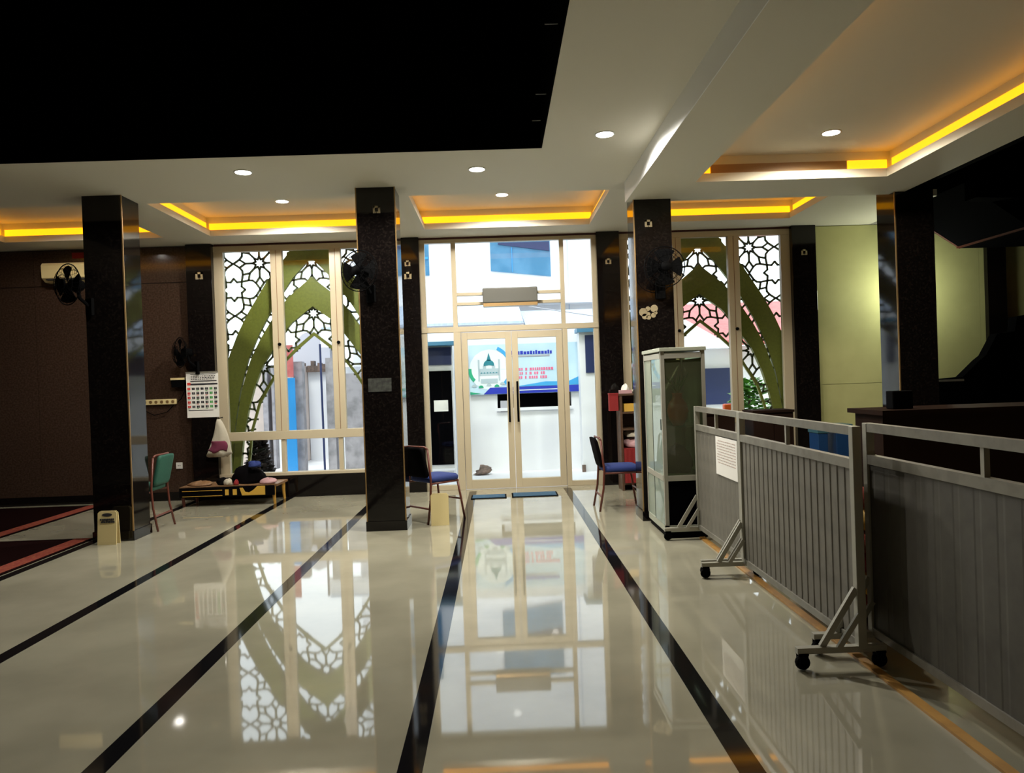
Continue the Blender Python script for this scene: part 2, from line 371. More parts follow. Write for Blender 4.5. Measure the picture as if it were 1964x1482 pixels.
solo(m.build('pale_spots', 'mark'), 'cluster of pale flower-like spots on the pillar below the fan', 'markings')  # cluster of pale flat discs on the pillar face
solo(BX(-1.34, -1.10, PY0 - .004, PY0, 1.44, 1.58).build('faded_notice', 'faded_print'), 'faded grey-green notice stuck on the pillar beside the brown chair', 'notice')
# ------------------------------------------------------------------ window fronts
FR = 'cream_aluminium'
def window(nm, x0, x1, cx, label):
    w = thing(nm, label, None, (cx, FY, .3), kind='structure')
    if 'category' in w: del w['category']
    ya, yb = FY - .02, FY + .06
    def fr(n, a, b, c, d, dy=0): return BX(a, b, ya - dy, yb, c, d).build(n, FR, w, bevel=.004)
    e = [x0, x0 + .13, cx - .49, cx - .33, cx + .33, cx + .49, x1 - .13, x1]
    fr('jamb', e[0], e[1], .34, 3.49); fr('jamb', e[6], e[7], .34, 3.49)
    for a, b in ((e[2], e[3]), (e[4], e[5])):
        mu = fr('mullion', a, b, .92, 3.44, .012)
        BX((a + b) / 2 - .004, (a + b) / 2 + .004, ya - .0135, ya - .011, .92, 3.44).build('sash_gap', 'wood_mid', mu)
        MB().lathe([(0, 0), (.022, 0), (.022, -.025), (.012, -.04), (0, -.04)], ((a + b) / 2 + .015, ya - .012, 2.13), 12, 'y').build('latch', 'black_plastic', mu)
    fr('head', e[0], e[7], 3.44, 3.52, .006); fr('transom', e[1], e[6], .80, .92, .015); fr('sill', x0, x1, .30, .345, .06)
    lo = [e[1], cx - .43, cx - .37, cx + .37, cx + .43, e[6]]
    for a, b in ((lo[1], lo[2]), (lo[3], lo[4])): fr('lower_mullion', a, b, .345, .80)
    for a, b in ((e[1], e[2]), (e[3], e[4]), (e[5], e[6])): BX(a, b, FY + .02, FY + .026, .92, 3.44).build('pane', 'pane_glass', w)
    for a, b in ((lo[0], lo[1]), (lo[2], lo[3]), (lo[4], lo[5])): BX(a, b, FY + .02, FY + .026, .345, .80).build('pane', 'pane_glass', w)
window('window_1', -3.91, -1.31, -2.63, 'cream framed window with olive arch screen behind, calendar beside it')
window('window_2', 1.76, 4.19, 2.975, 'cream framed window with olive arch screen behind, next to the yellow wall')
# ------------------------------------------------------------------ arch screens with girih lattice (outside the glass)
def lerp(c, z):
    for (u0, z0), (u1, z1) in zip(c, c[1:]):
        if z1 <= z <= z0: return u0 + (u1 - u0) * (z0 - z) / max(z0 - z1, 1e-6)
    return 0.0 if z > c[0][1] else c[-1][0]
def resample(c, n):
    P = [Vector(p) for p in c]; L = [0]
    for a, b in zip(P, P[1:]): L.append(L[-1] + (b - a).length)
    out = []
    for i in range(n):
        s = L[-1] * i / (n - 1); k = max(j for j in range(len(L)) if L[j] <= s + 1e-9); k = min(k, len(P) - 2)
        out.append(P[k].lerp(P[k + 1], (s - L[k]) / max(L[k + 1] - L[k], 1e-9)))
    return out
O_OUT = [(0, 3.80), (.30, 3.48), (.63, 3.08), (.93, 2.61), (1.09, 2.31), (1.24, 1.95), (1.36, 1.5), (1.42, .8), (1.42, 0)]
O_IN = [(0, 3.38), (.25, 3.12), (.57, 2.68), (.80, 2.27), (.95, 1.94), (1.08, 1.5), (1.17, 1.0), (1.24, .3), (1.25, 0)]
I_OUT = [(0, 3.10), (.34, 2.82), (.54, 2.58), (.77, 2.22), (.925, 1.91), (1.06, 1.49), (1.155, .99), (1.23, .3), (1.24, 0)]
I_IN = [(0, 2.68), (.33, 2.43), (.58, 2.08), (.74, 1.86), (.88, 1.52), (.97, 1.22), (1.06, .80), (1.12, .3), (1.12, 0)]
RING = [(0, 2.26), (.23, 2.07), (.42, 1.89), (.56, 1.70), (.80, 1.30), (.92, .92), (1.0, .3), (1.0, 0)]
RING2 = [(0, 2.31), (.25, 2.11), (.44, 1.92), (.585, 1.73), (.83, 1.32), (.95, .93), (1.03, .3), (1.03, 0)]
def band(mb, co, ci, cx, y0, y1, hw, zt):
    A = resample(co, 40); B = resample(ci, 40)
    for s in (-1, 1):
        for i in range(39):
            q = [A[i], A[i + 1], B[i + 1], B[i]]
            q = [(min(max(p.x, 0), hw), min(p.y, zt)) for p in q]
            q = [(cx + s * a, b) for a, b in q]
            mb.prism(q, y0, y1)
def girih(cx, hw, zt, zo, phase):
    h = .375; seg = []
    def pol(r, a): return (r * math.cos(math.radians(a)), r * math.sin(math.radians(a)))
    cell = []
    for k in range(8):
        a = 45 * k; T = pol(.10, a); N = pol(.055, a + 22.5); N0 = pol(.055, a - 22.5); Di = pol(.20, a); Do = pol(.37, a)
        mid = pol(.285, a); lat = (-math.sin(math.radians(a)) * .058, math.cos(math.radians(a)) * .058)
        D1 = (mid[0] + lat[0], mid[1] + lat[1]); D2 = (mid[0] - lat[0], mid[1] - lat[1]); O = pol(.268, a + 22.5); O0 = pol(.268, a - 22.5)
        cell += [(N, T), (N0, T), (T, Di), (Di, D1), (Di, D2), (D1, Do), (D2, Do), (D1, O), (D2, O0)]
    star = []
    for k in range(8): star += [(pol(.162, 45 * k), pol(.118, 45 * k + 22.5)), (pol(.162, 45 * k), pol(.118, 45 * k - 22.5))]
    for i in range(-4, 5):
        for j in range(-2, 11):
            if (i + j) % 2: continue
            ox, oz = i * h, j * h
            src = cell if i % 2 == 0 else star
            for p, q in src: seg.append(((p[0] + ox, p[1] + oz), (q[0] + ox, q[1] + oz)))
    mb = MB(); y0, y1 = 10.975, 10.995; w = .0135
    for (p, q) in seg:
        p = (p[0] + phase[0], p[1] + phase[1]); q = (q[0] + phase[0], q[1] + phase[1])
        P0 = Vector(p); Q0 = Vector(q); L = (Q0 - P0).length; k = max(1, int(L / .05))
        run = []
        for s in range(k):
            a = P0.lerp(Q0, s / k); b = P0.lerp(Q0, (s + 1) / k); c = (a + b) / 2
            ok = abs(c.x) < hw and .02 < c.y < zt and not abs(c.x) < lerp(RING, c.y)
            if ok: run.append((a, b))
        if not run: continue
        a, b = run[0][0], run[-1][1]; d = (b - a).normalized(); nn = Vector((-d.y, d.x)) * w
        a = a - d * w * .5; b = b + d * w * .5
        mb.prism([(cx + v.x, v.y) for v in (a - nn, b - nn, b + nn, a + nn)], y0, y1)
    return mb
def screen(cx, label):
    t = thing('arch_screen', label, 'screen', (cx, 10.98, -.1), group='olive pointed-arch screens outside the windows')
    girih(cx, 1.29, 3.6, 0, (0, .33)).build('lattice', 'lattice_metal', t)
    m = MB(); band(m, O_OUT, O_IN, cx, 10.95, 11.01, 1.30, 3.62); m.build('outer_arch', 'olive_panel', t)
    m = MB(); band(m, I_OUT, I_IN, cx, 10.94, 11.02, 1.30, 3.62); m.build('inner_arch', 'olive_panel', t)
    m = MB(); band(m, RING2, RING, cx, 10.96, 11.0, 1.30, 3.62); m.build('opening_rim', 'olive_panel', t)
    for s in (-1, 1): BX(cx + s * 1.30 - .02, cx + s * 1.30 + .02, 10.96, 11.0, -.1, 3.62).build('side_frame', 'lattice_metal', t)
    m = MB(); m.prism([(cx - .34, 3.34), (cx + .34, 3.34), (cx + .34, 3.46), (cx + .22, 3.52), (cx - .22, 3.52), (cx - .34, 3.46)], 10.93, 11.03); m.build('crown_plate', 'olive_panel', t)
screen(-2.63, 'olive arch screen with star lattice outside the window beside the calendar')
screen(2.975, 'olive arch screen with star lattice outside the window beside the yellow wall')
# ------------------------------------------------------------------ glass door front
w = thing('window_3', 'cream framed glass front around the double doors', None, (.2, FY, 0), kind='structure')
ya, yb = FY - .02, FY + .06
def fr(n, a, b, c, d, p=w, dy=0): return BX(a, b, ya - dy, yb, c, d).build(n, FR, p, bevel=.003)
fr('jamb', -1.04, -.97, 0, 3.50); fr('jamb', 1.375, 1.44, 0, 3.50); fr('head', -1.04, 1.44, 3.47, 3.52, dy=.005)
fr('transom', -1.04, 1.44, 2.215, 2.29, dy=.012)
fr('mullion', -.60, -.535, 2.29, 3.47); fr('mullion', .925, .985, 2.29, 3.47)
fr('door_post', -.60, -.50, 0, 2.215, dy=.012); fr('door_post', .93, 1.0, 0, 2.215, dy=.012)
for z in (2.745, 2.61): fr('rail', -.535, .925, z - .022, z + .022)
fr('bottom_rail', -.97, -.60, 0, .07); fr('bottom_rail', 1.0, 1.375, 0, .07)
for a, b, c, d in ((-.97, -.60, 2.29, 3.47), (-.535, .925, 2.29, 2.588), (-.535, .925, 2.632, 2.723), (-.535, .925, 2.767, 3.47), (.985, 1.375, 2.29, 3.47), (-.97, -.60, .07, 2.215), (1.0, 1.375, .07, 2.215)):
    BX(a, b, FY + .02, FY + .026, c, d).build('pane', 'pane_glass', w)
def leaf(nm, x0, x1, hx, label):
    d = thing(nm, label, None, ((x0 + x1) / 2, FY, 0), kind='structure')
    fr('stile', x0, x0 + .085, .005, 2.205, d); fr('stile', x1 - .085, x1, .005, 2.205, d)
    fr('top_rail', x0 + .085, x1 - .085, 2.11, 2.205, d); fr('bottom_rail', x0 + .085, x1 - .085, .005, .13, d)
    BX(x0 + .085, x1 - .085, FY + .02, FY + .026, .13, 2.11).build('pane', 'pane_glass', d)
    hb = MB().path([(hx, ya - .055, .93), (hx, ya - .055, 1.50)], .014, 10); 
    for z in (1.02, 1.41): hb.path([(hx, ya, z), (hx, ya - .055, z)], .009, 8)
    hb.build('door_handle', 'black_plastic', d, smooth=False)
leaf('door_1', -.495, .207, .15, 'cream framed glass door leaf next to the dark doorway pane')
leaf('door_2', .213, .925, .27, 'cream framed glass door leaf next to the bookshelf')
# air curtain on the two rails
t = thing('air_curtain', 'grey boxy air curtain mounted above the glass doors', 'air curtain', (.21, FY - .1, 2.54))
BX(-.17, .59, FY - .22, FY - .022, 2.59, 2.80).build('housing', 'curtain_grey', t, bevel=.015)
BX(-.165, .585, FY - .215, FY - .03, 2.545, 2.588).build('outlet', 'bronze_trim', t)
# ------------------------------------------------------------------ downlights
def downlight(x, y, z, label, watts=DOWN_W, col=(1, .95, .86)):
    t = thing('downlight', label, 'downlight', (x, y, z - .006), group='round recessed downlights')
    MB().lathe([(.062, .004), (.085, .004), (.085, -.006), (.066, -.008), (.062, .004)], (x, y, z), 24).build('rim', 'white_plastic', t, smooth=True)
    MB().lathe([(0, -.009), (.072, -.009), (.072, -.004), (0, -.004)], (x, y, z), 24).build('diffuser', 'downlight_disc', t)
    light('lamp', 'SPOT', (x, y, z - .03), watts, col, .06, t, spot=166)
ZT = H + .26
downlight(-2.32, 7.15, H, 'downlight in the flat ceiling between the two pillars at the chairs and carpet')
downlight(-.13, 7.28, H, 'downlight in the flat ceiling at the black opening above the door axis')
downlight(.97, 6.35, H, 'downlight in the flat ceiling next to the lowered ceiling edge')
downlight(-5.30, 9.10, ZT, 'downlight in the orange-lit tray over the brown wall', DOWN_W * .3)
downlight(-2.57, 9.35, ZT, 'downlight in the orange-lit tray beside the lattice window with the calendar')
downlight(.13, 9.35, ZT, 'downlight in the orange-lit tray in front of the glass doors')
downlight(3.02, 6.64, HL + .26, 'downlight in the long orange-lit tray of the lowered ceiling', DOWN_W * .7, (1, .90, .72))
# ------------------------------------------------------------------ staircase in the far right corner
t = thing('staircase', 'dark staircase against the yellow wall', 'staircase', (6.2, 9.8, 0))
m = MB(); P = [(5.35, 0), (8.15, 0), (8.15, 3.0)]
pts = [(5.35, 0), (5.35, 1.30), (5.95, 1.30)]
x, z = 5.95, 1.30
while x < 7.8: z += .19; pts += [(x, z), (x + .25, z)]; x += .25
pts += [(x, 0)]
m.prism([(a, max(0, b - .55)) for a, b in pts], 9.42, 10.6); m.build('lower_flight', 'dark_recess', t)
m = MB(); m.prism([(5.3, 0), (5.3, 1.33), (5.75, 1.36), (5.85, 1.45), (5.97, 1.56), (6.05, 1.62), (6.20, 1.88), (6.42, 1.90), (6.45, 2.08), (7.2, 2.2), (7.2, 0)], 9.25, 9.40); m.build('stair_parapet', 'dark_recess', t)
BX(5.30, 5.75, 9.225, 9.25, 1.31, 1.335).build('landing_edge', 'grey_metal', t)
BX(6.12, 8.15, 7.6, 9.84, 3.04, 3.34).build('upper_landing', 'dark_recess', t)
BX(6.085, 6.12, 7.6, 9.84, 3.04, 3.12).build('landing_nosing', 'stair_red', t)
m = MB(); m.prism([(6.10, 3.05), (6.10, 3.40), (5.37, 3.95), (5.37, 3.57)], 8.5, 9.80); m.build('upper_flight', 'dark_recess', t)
m = MB(); m.prism([(6.12, 3.035), (5.37, 3.545), (5.37, 3.64), (6.12, 3.13)], 9.80, 9.84); m.build('flight_stringer', 'stair_red', t)
m = MB(); pts = [(5.37, 3.36), (6.7, 3.30), (6.7, 3.42)]; x, z = 6.7, 3.42
while z < 3.80: pts += [(x - .26, z)]; z += .15; x -= .26; pts += [(x, z)]
pts += [(5.37, z)]
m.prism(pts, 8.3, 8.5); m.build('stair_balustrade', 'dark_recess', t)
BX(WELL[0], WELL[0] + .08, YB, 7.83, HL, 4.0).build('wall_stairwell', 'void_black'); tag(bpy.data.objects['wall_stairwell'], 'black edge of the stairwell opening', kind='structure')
t = thing('added_tube_lamp', 'unseen tube lamp added behind the pillar to light the yellow wall', 'lamp', (5.80, FY - .05, 2.1))  # unseen lamp added to brighten the yellow wall
BX(5.77, 5.83, FY - .03, FY, 2.1, 3.0).build('lamp_body', 'white_plastic', t)
MB().path([(5.80, FY - .06, 2.14), (5.80, FY - .06, 2.96)], .016, 10).build('tube', 'tube_glow', t)
light('lamp', 'POINT', (5.70, FY - .55, 2.6), 22, (.95, 1, .82), .15, t)  # point light added in front of the tube for the wall
# ------------------------------------------------------------------ chairs
def make_chair(label, seat_m, back_m, frame_m):
    t = thing('banquet_chair', label, 'chair', group='padded metal-frame chairs')
    def L(mb, n, m, p=t, **k): return mb.build(n, m, p, world=False, **k)
    # local: sits facing +y, floor at z 0
    s = MB(); n = 20; prof = []
    def rr(w, d, r):
        out = []
        for cxx, cyy, a0 in ((w / 2 - r, d / 2 - r, 0), (-w / 2 + r, d / 2 - r, 90), (-w / 2 + r, -d / 2 + r, 180), (w / 2 - r, -d / 2 + r, 270)):
            for k in range(5): a = math.radians(a0 + 22.5 * k); out.append((cxx + r * math.cos(a), cyy + r * math.sin(a)))
        return out
    rings = [(.36, .36, .43), (.41, .41, .445), (.415, .415, .475), (.38, .38, .50), (.22, .22, .51)]
    vs = []; fs = []
    for w_, d_, z_ in rings: vs += [(a, b, z_) for a, b in rr(w_, d_, .07 * w_ / .41)]
    k = 20
    for i in range(len(rings) - 1):
        for j in range(k): fs.append((i * k + j, i * k + (j + 1) % k, (i + 1) * k + (j + 1) % k, (i + 1) * k + j))
    fs += [tuple(range(k - 1, -1, -1)), tuple((len(rings) - 1) * k + j for j in range(k))]
    L(MB().add(vs, fs), 'seat', seat_m, smooth=True)
    # backrest: padded panel leaning back
    vs = []; fs = []; k = 20
    for off, sc in ((-.022, .86), (-.018, 1), (.012, 1), (.022, .86)):
        for a, b in rr(.37 * sc, .34 * sc, .05):
            z_ = .655 + b * .97; y_ = -.215 - (z_ - .48) * .22 + off
            vs.append((a, y_, z_))
    for i in range(3):
        for j in range(k): fs.append((i * k + j, i * k + (j + 1) % k, (i + 1) * k + (j + 1) % k, (i + 1) * k + j))
    fs += [tuple(range(k - 1, -1, -1)), tuple(3 * k + j for j in range(k))]
    L(MB().add(vs, fs), 'backrest', back_m, smooth=True)
    for sx in (-1, 1):
        L(MB().path([(sx * .185, .17, .44), (sx * .20, .20, .24), (sx * .215, .235, 0)], .0125, 8), 'front_leg', frame_m, smooth=True)
        L(MB().path([(sx * .20, -.235, .80), (sx * .20, -.205, .46), (sx * .205, -.22, .25), (sx * .215, -.27, 0)], .0125, 8), 'rear_leg', frame_m, smooth=True)
        L(MB().path([(sx * .19, .18, .425), (sx * .20, -.205, .425)], .011, 8), 'side_rail', frame_m, smooth=True)
    L(MB().path([(-.205, -.235, .16), (.205, -.235, .16)], .011, 8), 'stretcher', frame_m)
    L(MB().path([(-.20, .20, .22), (.20, .20, .22)], .010, 8), 'stretcher', frame_m)
    L(MB().path([(-.20, -.235, .80), (-.16, -.243, .822), (.16, -.243, .822), (.20, -.235, .80)], .0125, 8), 'back_frame', frame_m, smooth=True)
    return t
ch = make_chair('brown metal chair with blue seat turned towards the glass doors, beside the pillar', 'navy_cloth', 'dark_cloth', 'brown_frame')
ch.location = (-.74, 8.42, 0); ch.rotation_euler[2] = math.radians(42 - 90)
c2 = copy_tree(ch); c2['label'] = 'brown metal chair with blue seat in front of the bookshelf'
c2.location = (1.36, 8.70, 0); c2.rotation_euler[2] = math.radians(2 - 90)
c3 = copy_tree(ch); c3['label'] = 'brown metal chair with green backrest half hidden by the carpet-edge pillar'
c3.location = (-4.02, 8.50, 0); c3.rotation_euler[2] = math.radians(90)
for q in c3.children:
    if q.name.startswith(('seat', 'backrest')):
        q.data = q.data.copy(); q.data.materials[0] = MATS['green_cloth']
# ------------------------------------------------------------------ wall fans
def make_fan(label):
    t = thing('wall_fan', label, 'fan', group='black wall-mounted fans')
    def L(mb, n, m='black_plastic', p=t, **k): return mb.build(n, m, p, world=False, **k)
    # local: wall plane at y 0, fan faces -y, hub at (0,-.24,0)
    yc_ = -.24; R = .205
    cage = MB()
    circ = lambda r, y: [(r * math.cos(2 * math.pi * i / 36), y, r * math.sin(2 * math.pi * i / 36)) for i in range(36)]
    for r, y in ((R, yc_), (.15, yc_ - .05), (.15, yc_ + .05), (.09, yc_ - .06)): cage.path(circ(r, y), .0055 if r == R else .003, 6, True)
    for i in range(24):
        a = 2 * math.pi * i / 24; c_, s_ = math.cos(a), math.sin(a)
        cage.path([(.04 * c_, yc_ - .065, .04 * s_), (.15 * c_, yc_ - .05, .15 * s_), (R * c_, yc_, R * s_), (.15 * c_, yc_ + .05, .15 * s_), (.06 * c_, yc_ + .06, .06 * s_)], .0018, 4)
    L(cage, 'cage')
    b = MB()
    for i in range(4):
        a0 = i * math.pi / 2; pts = []
        for k in range(7): a = a0 + math.radians(-34 + 68 * k / 6); pts.append((.185 * math.cos(a), yc_ - .018 + .036 * k / 6, .185 * math.sin(a)))
        q = [(.03 * math.cos(a0 - .5), yc_ - .01, .03 * math.sin(a0 - .5))] + pts + [(.03 * math.cos(a0 + .5), yc_ + .01, .03 * math.sin(a0 + .5))]
        n = len(q); b.add(q + [(x, y + .004, z) for x, y, z in q], [tuple(range(n)), tuple(range(2 * n - 1, n - 1, -1))] + [(i_, (i_ + 1) % n, n + (i_ + 1) % n, n + i_) for i_ in range(n)])
    L(b, 'blades')
    L(MB().lathe([(0, -.075), (.045, -.072), (.05, -.06), (.05, -.05), (0, -.05)], (0, yc_, 0), 16, 'y'), 'badge', smooth=True)
    L(MB().lathe([(0, .03), (.055, .03), (.06, .08), (.05, .15), (0, .16)], (0, yc_, 0), 16, 'y'), 'motor', smooth=True)
    L(MB().path([(0, yc_ + .10, -.02), (0, yc_ + .12, -.13), (0, -.03, -.20)], .018, 8), 'arm')
    L(BX(-.05, .05, -.035, 0, -.30, -.12), 'wall_bracket', bevel=.006)
    return t
f1 = make_fan('black wall fan on the pillar above the glass cabinet'); f1.location = (1.72, PY0, 2.60)
for lab, loc, rz in (('black wall fan on the pillar beside the brown chair', (-1.27, PY0, 2.66), .35), ('black wall fan on the carpet-edge pillar', (-4.14, PY0, 2.62), .5), ('black wall fan on the pilaster above the calendar', (-4.14, FY - .10, 2.05), .8)):
    q = copy_tree(f1); q['label'] = lab; q.location = loc; q.rotation_euler[2] = -rz
# ------------------------------------------------------------------ glass cabinet
X0, X1, Y0, Y1, Z0, Z1 = 1.50, 1.91, 6.93, 7.74, .06, 1.735
t = thing('glass_cabinet', 'tall aluminium display cabinet with greenish glass in front of a pillar', 'cabinet', ((X0 + X1) / 2, (Y0 + Y1) / 2, 0))
for x in (X0, X1 - .035):
    for y in (Y0, Y1 - .035): BX(x, x + .035, y, y + .035, Z0, Z1).build('post', 'pale_rail', t)
BX(X0 - .012, X1 + .012, Y0 - .012, Y1 + .012, Z1 - .01, Z1 + .025).build('top_board', 'cabinet_board', t, bevel=.004)
BX(X0, X1, Y0, Y1, Z0, Z0 + .06).build('bottom_board', 'cabinet_board', t)
BX(X0 + .02, X1 - .02, Y0 + .02, Y1 - .02, 0, Z0).build('base', 'black_plastic', t)
BX(X0 + .02, X1 - .02, Y0 + .02, Y1 - .02, .54, .58).build('shelf', 'cabinet_board', t)
BX(X0 + .02, X1 - .02, Y0 + .02, Y1 - .02, 1.02, 1.035).build('shelf', 'cabinet_glass', t)
for z in (.53, 1.66):
    BX(X0 - .004, X0 + .03, Y0 + .035, Y1 - .035, z, z + .05).build('side_rail', 'pale_rail', t); BX(X0 + .035, X1 - .035, Y0 - .004, Y0 + .03, z, z + .05).build('front_rail', 'pale_rail', t)
ym = (Y0 + Y1) / 2
for z0, z1 in ((.12, .53), (.58, 1.66)):
    BX(X0 + .006, X0 + .011, ym - .02, Y1 - .035, z0, z1).build('sliding_pane', 'cabinet_glass', t)
    BX(X0 - .001, X0 + .004, Y0 + .035, ym + .02, z0, z1).build('sliding_pane', 'cabinet_glass', t)
    BX(X0 - .003, X0 + .012, ym + .015, ym + .027, z0, z1).build('pane_edge', 'black_plastic', t)
BX(X0 - .006, X0, Y0 + .05, Y0 + .06, 1.0, 1.10).build('pull', 'black_plastic', t)
BX(X0 + .035, X1 - .035, Y0 + .008, Y0 + .013, .58, 1.66).build('front_pane', 'frosted_glass', t)
BX(X0 + .035, X1 - .035, Y0 + .008, Y0 + .013, .12, .53).build('front_panel', 'dark_recess', t)
BX(X1 - .012, X1 - .004, Y0 + .035, Y1 - .035, .12, 1.66).build('back_panel', 'cabinet_board', t)
BX(X0 + .035, X1 - .035, Y1 - .012, Y1 - .004, .12, 1.66).build('end_panel', 'cabinet_board', t)
v = thing('round_vase', 'orange round vase behind the frosted cabinet pane', 'vase', (1.68, 7.075, 1.036))
MB().lathe([(0, 0), (.05, 0), (.085, .06), (.10, .13), (.085, .20), (.05, .25), (.045, .29), (.055, .30), (.04, .30), (.035, .25), (0, .25)], (1.68, 7.075, 1.036), 20).build('body', 'orange_glaze', v, smooth=True)
m = MB()
for k in range(9):
    a = k * .7; r = .04 + .012 * (k % 3); z = 1.33
    p = [(1.68, 7.075, z), (1.68 + r * math.cos(a), 7.075 + r * .6 * math.sin(a), z + .09), (1.68 + 2 * r * math.cos(a), 7.075 + 1.1 * r * math.sin(a), z + .15 + .02 * (k % 3))]
    m.path(p, .011, 5, r2=.003)
m.build('leaves', 'leaf', v)
solo(MB().blob((1.68, 7.25, .64), (.13, .2, .17), 5, .3).build('dark_bundle', 'dark_cloth', None, True), 'dark bundle on the low shelf of the glass cabinet', 'bundle')
# ------------------------------------------------------------------ small bookshelf with its contents
X0, X1, Y0, Y1 = 1.60, 2.02, 9.96, 10.30
t = thing('bookshelf', 'small dark wooden bookshelf standing at the black pilaster', 'bookshelf', (1.8, 10.13, 0))
BX(X0, X0 + .03, Y0, Y1, 0, 1.28).build('side', 'wood_dark', t); BX(X1 - .03, X1, Y0, Y1, 0, 1.28).build('side', 'wood_dark', t)
BX(X0, X1, Y1 - .015, Y1, 0, 1.28).build('back_board', 'wood_dark', t)
for z in (.08, .80, 1.02, 1.26): BX(X0 + (.03 if z < 1.2 else -.01), X1 - (.03 if z < 1.2 else -.01), Y0 - (0 if z < 1.2 else .01), Y1 - .015, z, z + .025).build('shelf', 'wood_dark', t)
solo(BX(1.66, 1.94, Y0 + .03, Y1 - .05, 1.046, 1.15).build('book_stack', 'gold_print', None, bevel=.004), 'yellowish bound volume lying on the bookshelf', 'book')
solo(MB().blob((1.80, 10.08, .725), (.135, .12, .06), 3, .15).build('folded_garment', 'white_cloth', None, True), 'white folded garment on the red cloth in the bookshelf', 'garment')
solo(MB().blob((1.80, 10.08, .60), (.15, .13, .09), 4, .15).build('folded_garment', 'pink_cloth', None, True), 'pink folded garment on the red cloth in the bookshelf', 'garment')
m = MB()
for k in range(12):
    x = 1.635 + k * .0295; m.box(x, x + .031, 9.93 + (.008 if k % 2 else 0), 10.20, .107, .56)
solo(m.build('red_cloth', 'red_cloth'), 'pleated red cloth hanging inside the bookshelf', 'cloth')
t = thing('tissue_box', 'pale crumpled tissue box on top of the bookshelf', 'tissue box', (1.70, 10.1, 1.285))
BX(1.62, 1.78, 10.04, 10.16, 1.285, 1.33).build('box', 'pink_cloth', t); MB().blob((1.70, 10.1, 1.34), (.05, .04, .06), 9, .4).build('tissue', 'paper', t, True)
solo(MB().blob((1.88, 10.12, 1.30), (.08, .07, .04), 12, .3).build('crumpled_cloth', 'white_cloth', None, True), 'white crumpled cloth lying on top of the bookshelf', 'cloth')
t = thing('red_donation_box', 'bright red box hanging on the side of the bookshelf', 'box', (1.53, 10.05, 1.06))
BX(1.468, 1.588, 10.0, 10.1, 1.06, 1.28).build('box', 'red_cloth', t); BX(1.464, 1.589, 9.995, 10.105, 1.28, 1.295).build('lid', 'red_cloth', t)
# ------------------------------------------------------------------ cream signs at the pillars
def sign(x, y, rz, label, holes=True):
    t = thing('floor_sign', label, 'sign', (x, y, 0), rz, 'cream floor signs')
    def L(mb, n, m): return mb.build(n, m, t, world=False)
    w, h = .095, .335
    for s in (-1, 1):
        def P(u, z, o=0): return (u, s * (.028 * (1 - z / h) + .008 + o), z)
        q = [(-w, 0), (w, 0), (w, h - .02), (w - .02, h), (-w + .02, h), (-w, h - .02)]
        vs = [P(a, b) for a, b in q] + [P(a, b, .008) for a, b in q]; n = 6
        L(MB().add(vs, [tuple(range(n)), tuple(range(2 * n - 1, n - 1, -1))] + [(i, (i + 1) % n, n + (i + 1) % n, n + i) for i in range(n)]), 'board', 'cream_plastic')
        if s < 0 and holes:
            pts = [(math.cos(a) * .05, .298 + math.sin(a) * .017) for a in [2 * math.pi * i / 20 for i in range(20)]]
            vs = [P(a, b, .0085) for a, b in pts] + [P(a, b, .0105) for a, b in pts]
            L(MB().add(vs, [tuple(range(20)), tuple(range(39, 19, -1))] + [(i, (i + 1) % 20, 20 + (i + 1) % 20, 20 + i) for i in range(20)]), 'grip_slot', 'ink')
            rnd = random.Random(3); m = MB()
            for row, z in enumerate((.252, .228)):
                u = -.07 + row * .012
                while u < .07 - row * .012:
                    ww = rnd.uniform(.012, .022); a, b = P(u, z - .009, .0085), P(u + ww, z + .009, .0085)
                    m.box(a[0], b[0], a[1] - .004, a[1] + .002, a[2], b[2]); u += ww + .005
            L(m, 'faint_lettering', 'ink')
    return t
sign(-3.98, 7.70, 0, 'cream floor sign with a dark grip slot at the carpet-edge pillar')
sign(-.665, 8.05, .1, 'plain cream floor sign under the brown chair beside the pillar', holes=False)
# ------------------------------------------------------------------ things on the brown wall
t = thing('socket_strip', 'long cream multi-socket strip on the brown wall', 'socket strip', (-4.72, FY, 1.35))
BX(-4.97, -4.49, FY - .035, FY, 1.345, 1.42).build('housing', 'cream_plastic', t, bevel=.006)
for k in range(6): MB().lathe([(0, 0), (.022, 0), (.022, -.003), (0, -.003)], (-4.92 + k * .077, FY - .034, 1.382), 12, 'y').build('outlet', 'bronze_trim', t)
solo(MB().path([(-4.53, FY - .02, 1.335), (-4.62, FY - .03, 1.24), (-4.80, FY - .03, 1.20), (-4.93, FY - .03, 1.27)], .006, 6).build('power_cord', 'black_plastic'), 'black cord looping under the socket strip', 'cord')
solo(MB().path([(-4.48, FY - .02, 1.37), (-4.42, FY - .03, 1.42), (-4.37, FY - .03, 1.52), (-4.355, FY - .03, 1.59)], .006, 6).build('power_cord', 'black_plastic'), 'black cord rising from the socket strip to the small wall box', 'cord')
t = thing('wall_box', 'small dark wall box with pale top beside the calendar', 'box', (-4.43, FY, 1.58))
BX(-4.52, -4.345, FY - .10, FY, 1.58, 1.68).build('body', 'black_plastic', t); BX(-4.525, -4.34, FY - .11, FY, 1.68, 1.71).build('lid', 'cream_plastic', t)
t = thing('wall_socket', 'single white wall socket low on the brown wall', 'socket', (-4.49, FY, .43))
BX(-4.535, -4.445, FY - .012, FY, .44, .53).build('plate', 'white_plastic', t, bevel=.004)
for k in (-1, 1): MB().lathe([(0, 0), (.006, 0), (.006, -.002), (0, -.002)], (-4.49 + k * .012, FY - .012, .485), 8, 'y').build('hole', 'ink', t)
t = thing('air_conditioner', 'cream wall air conditioner high on the brown wall', 'air conditioner', (-5.75, FY, 3.08))
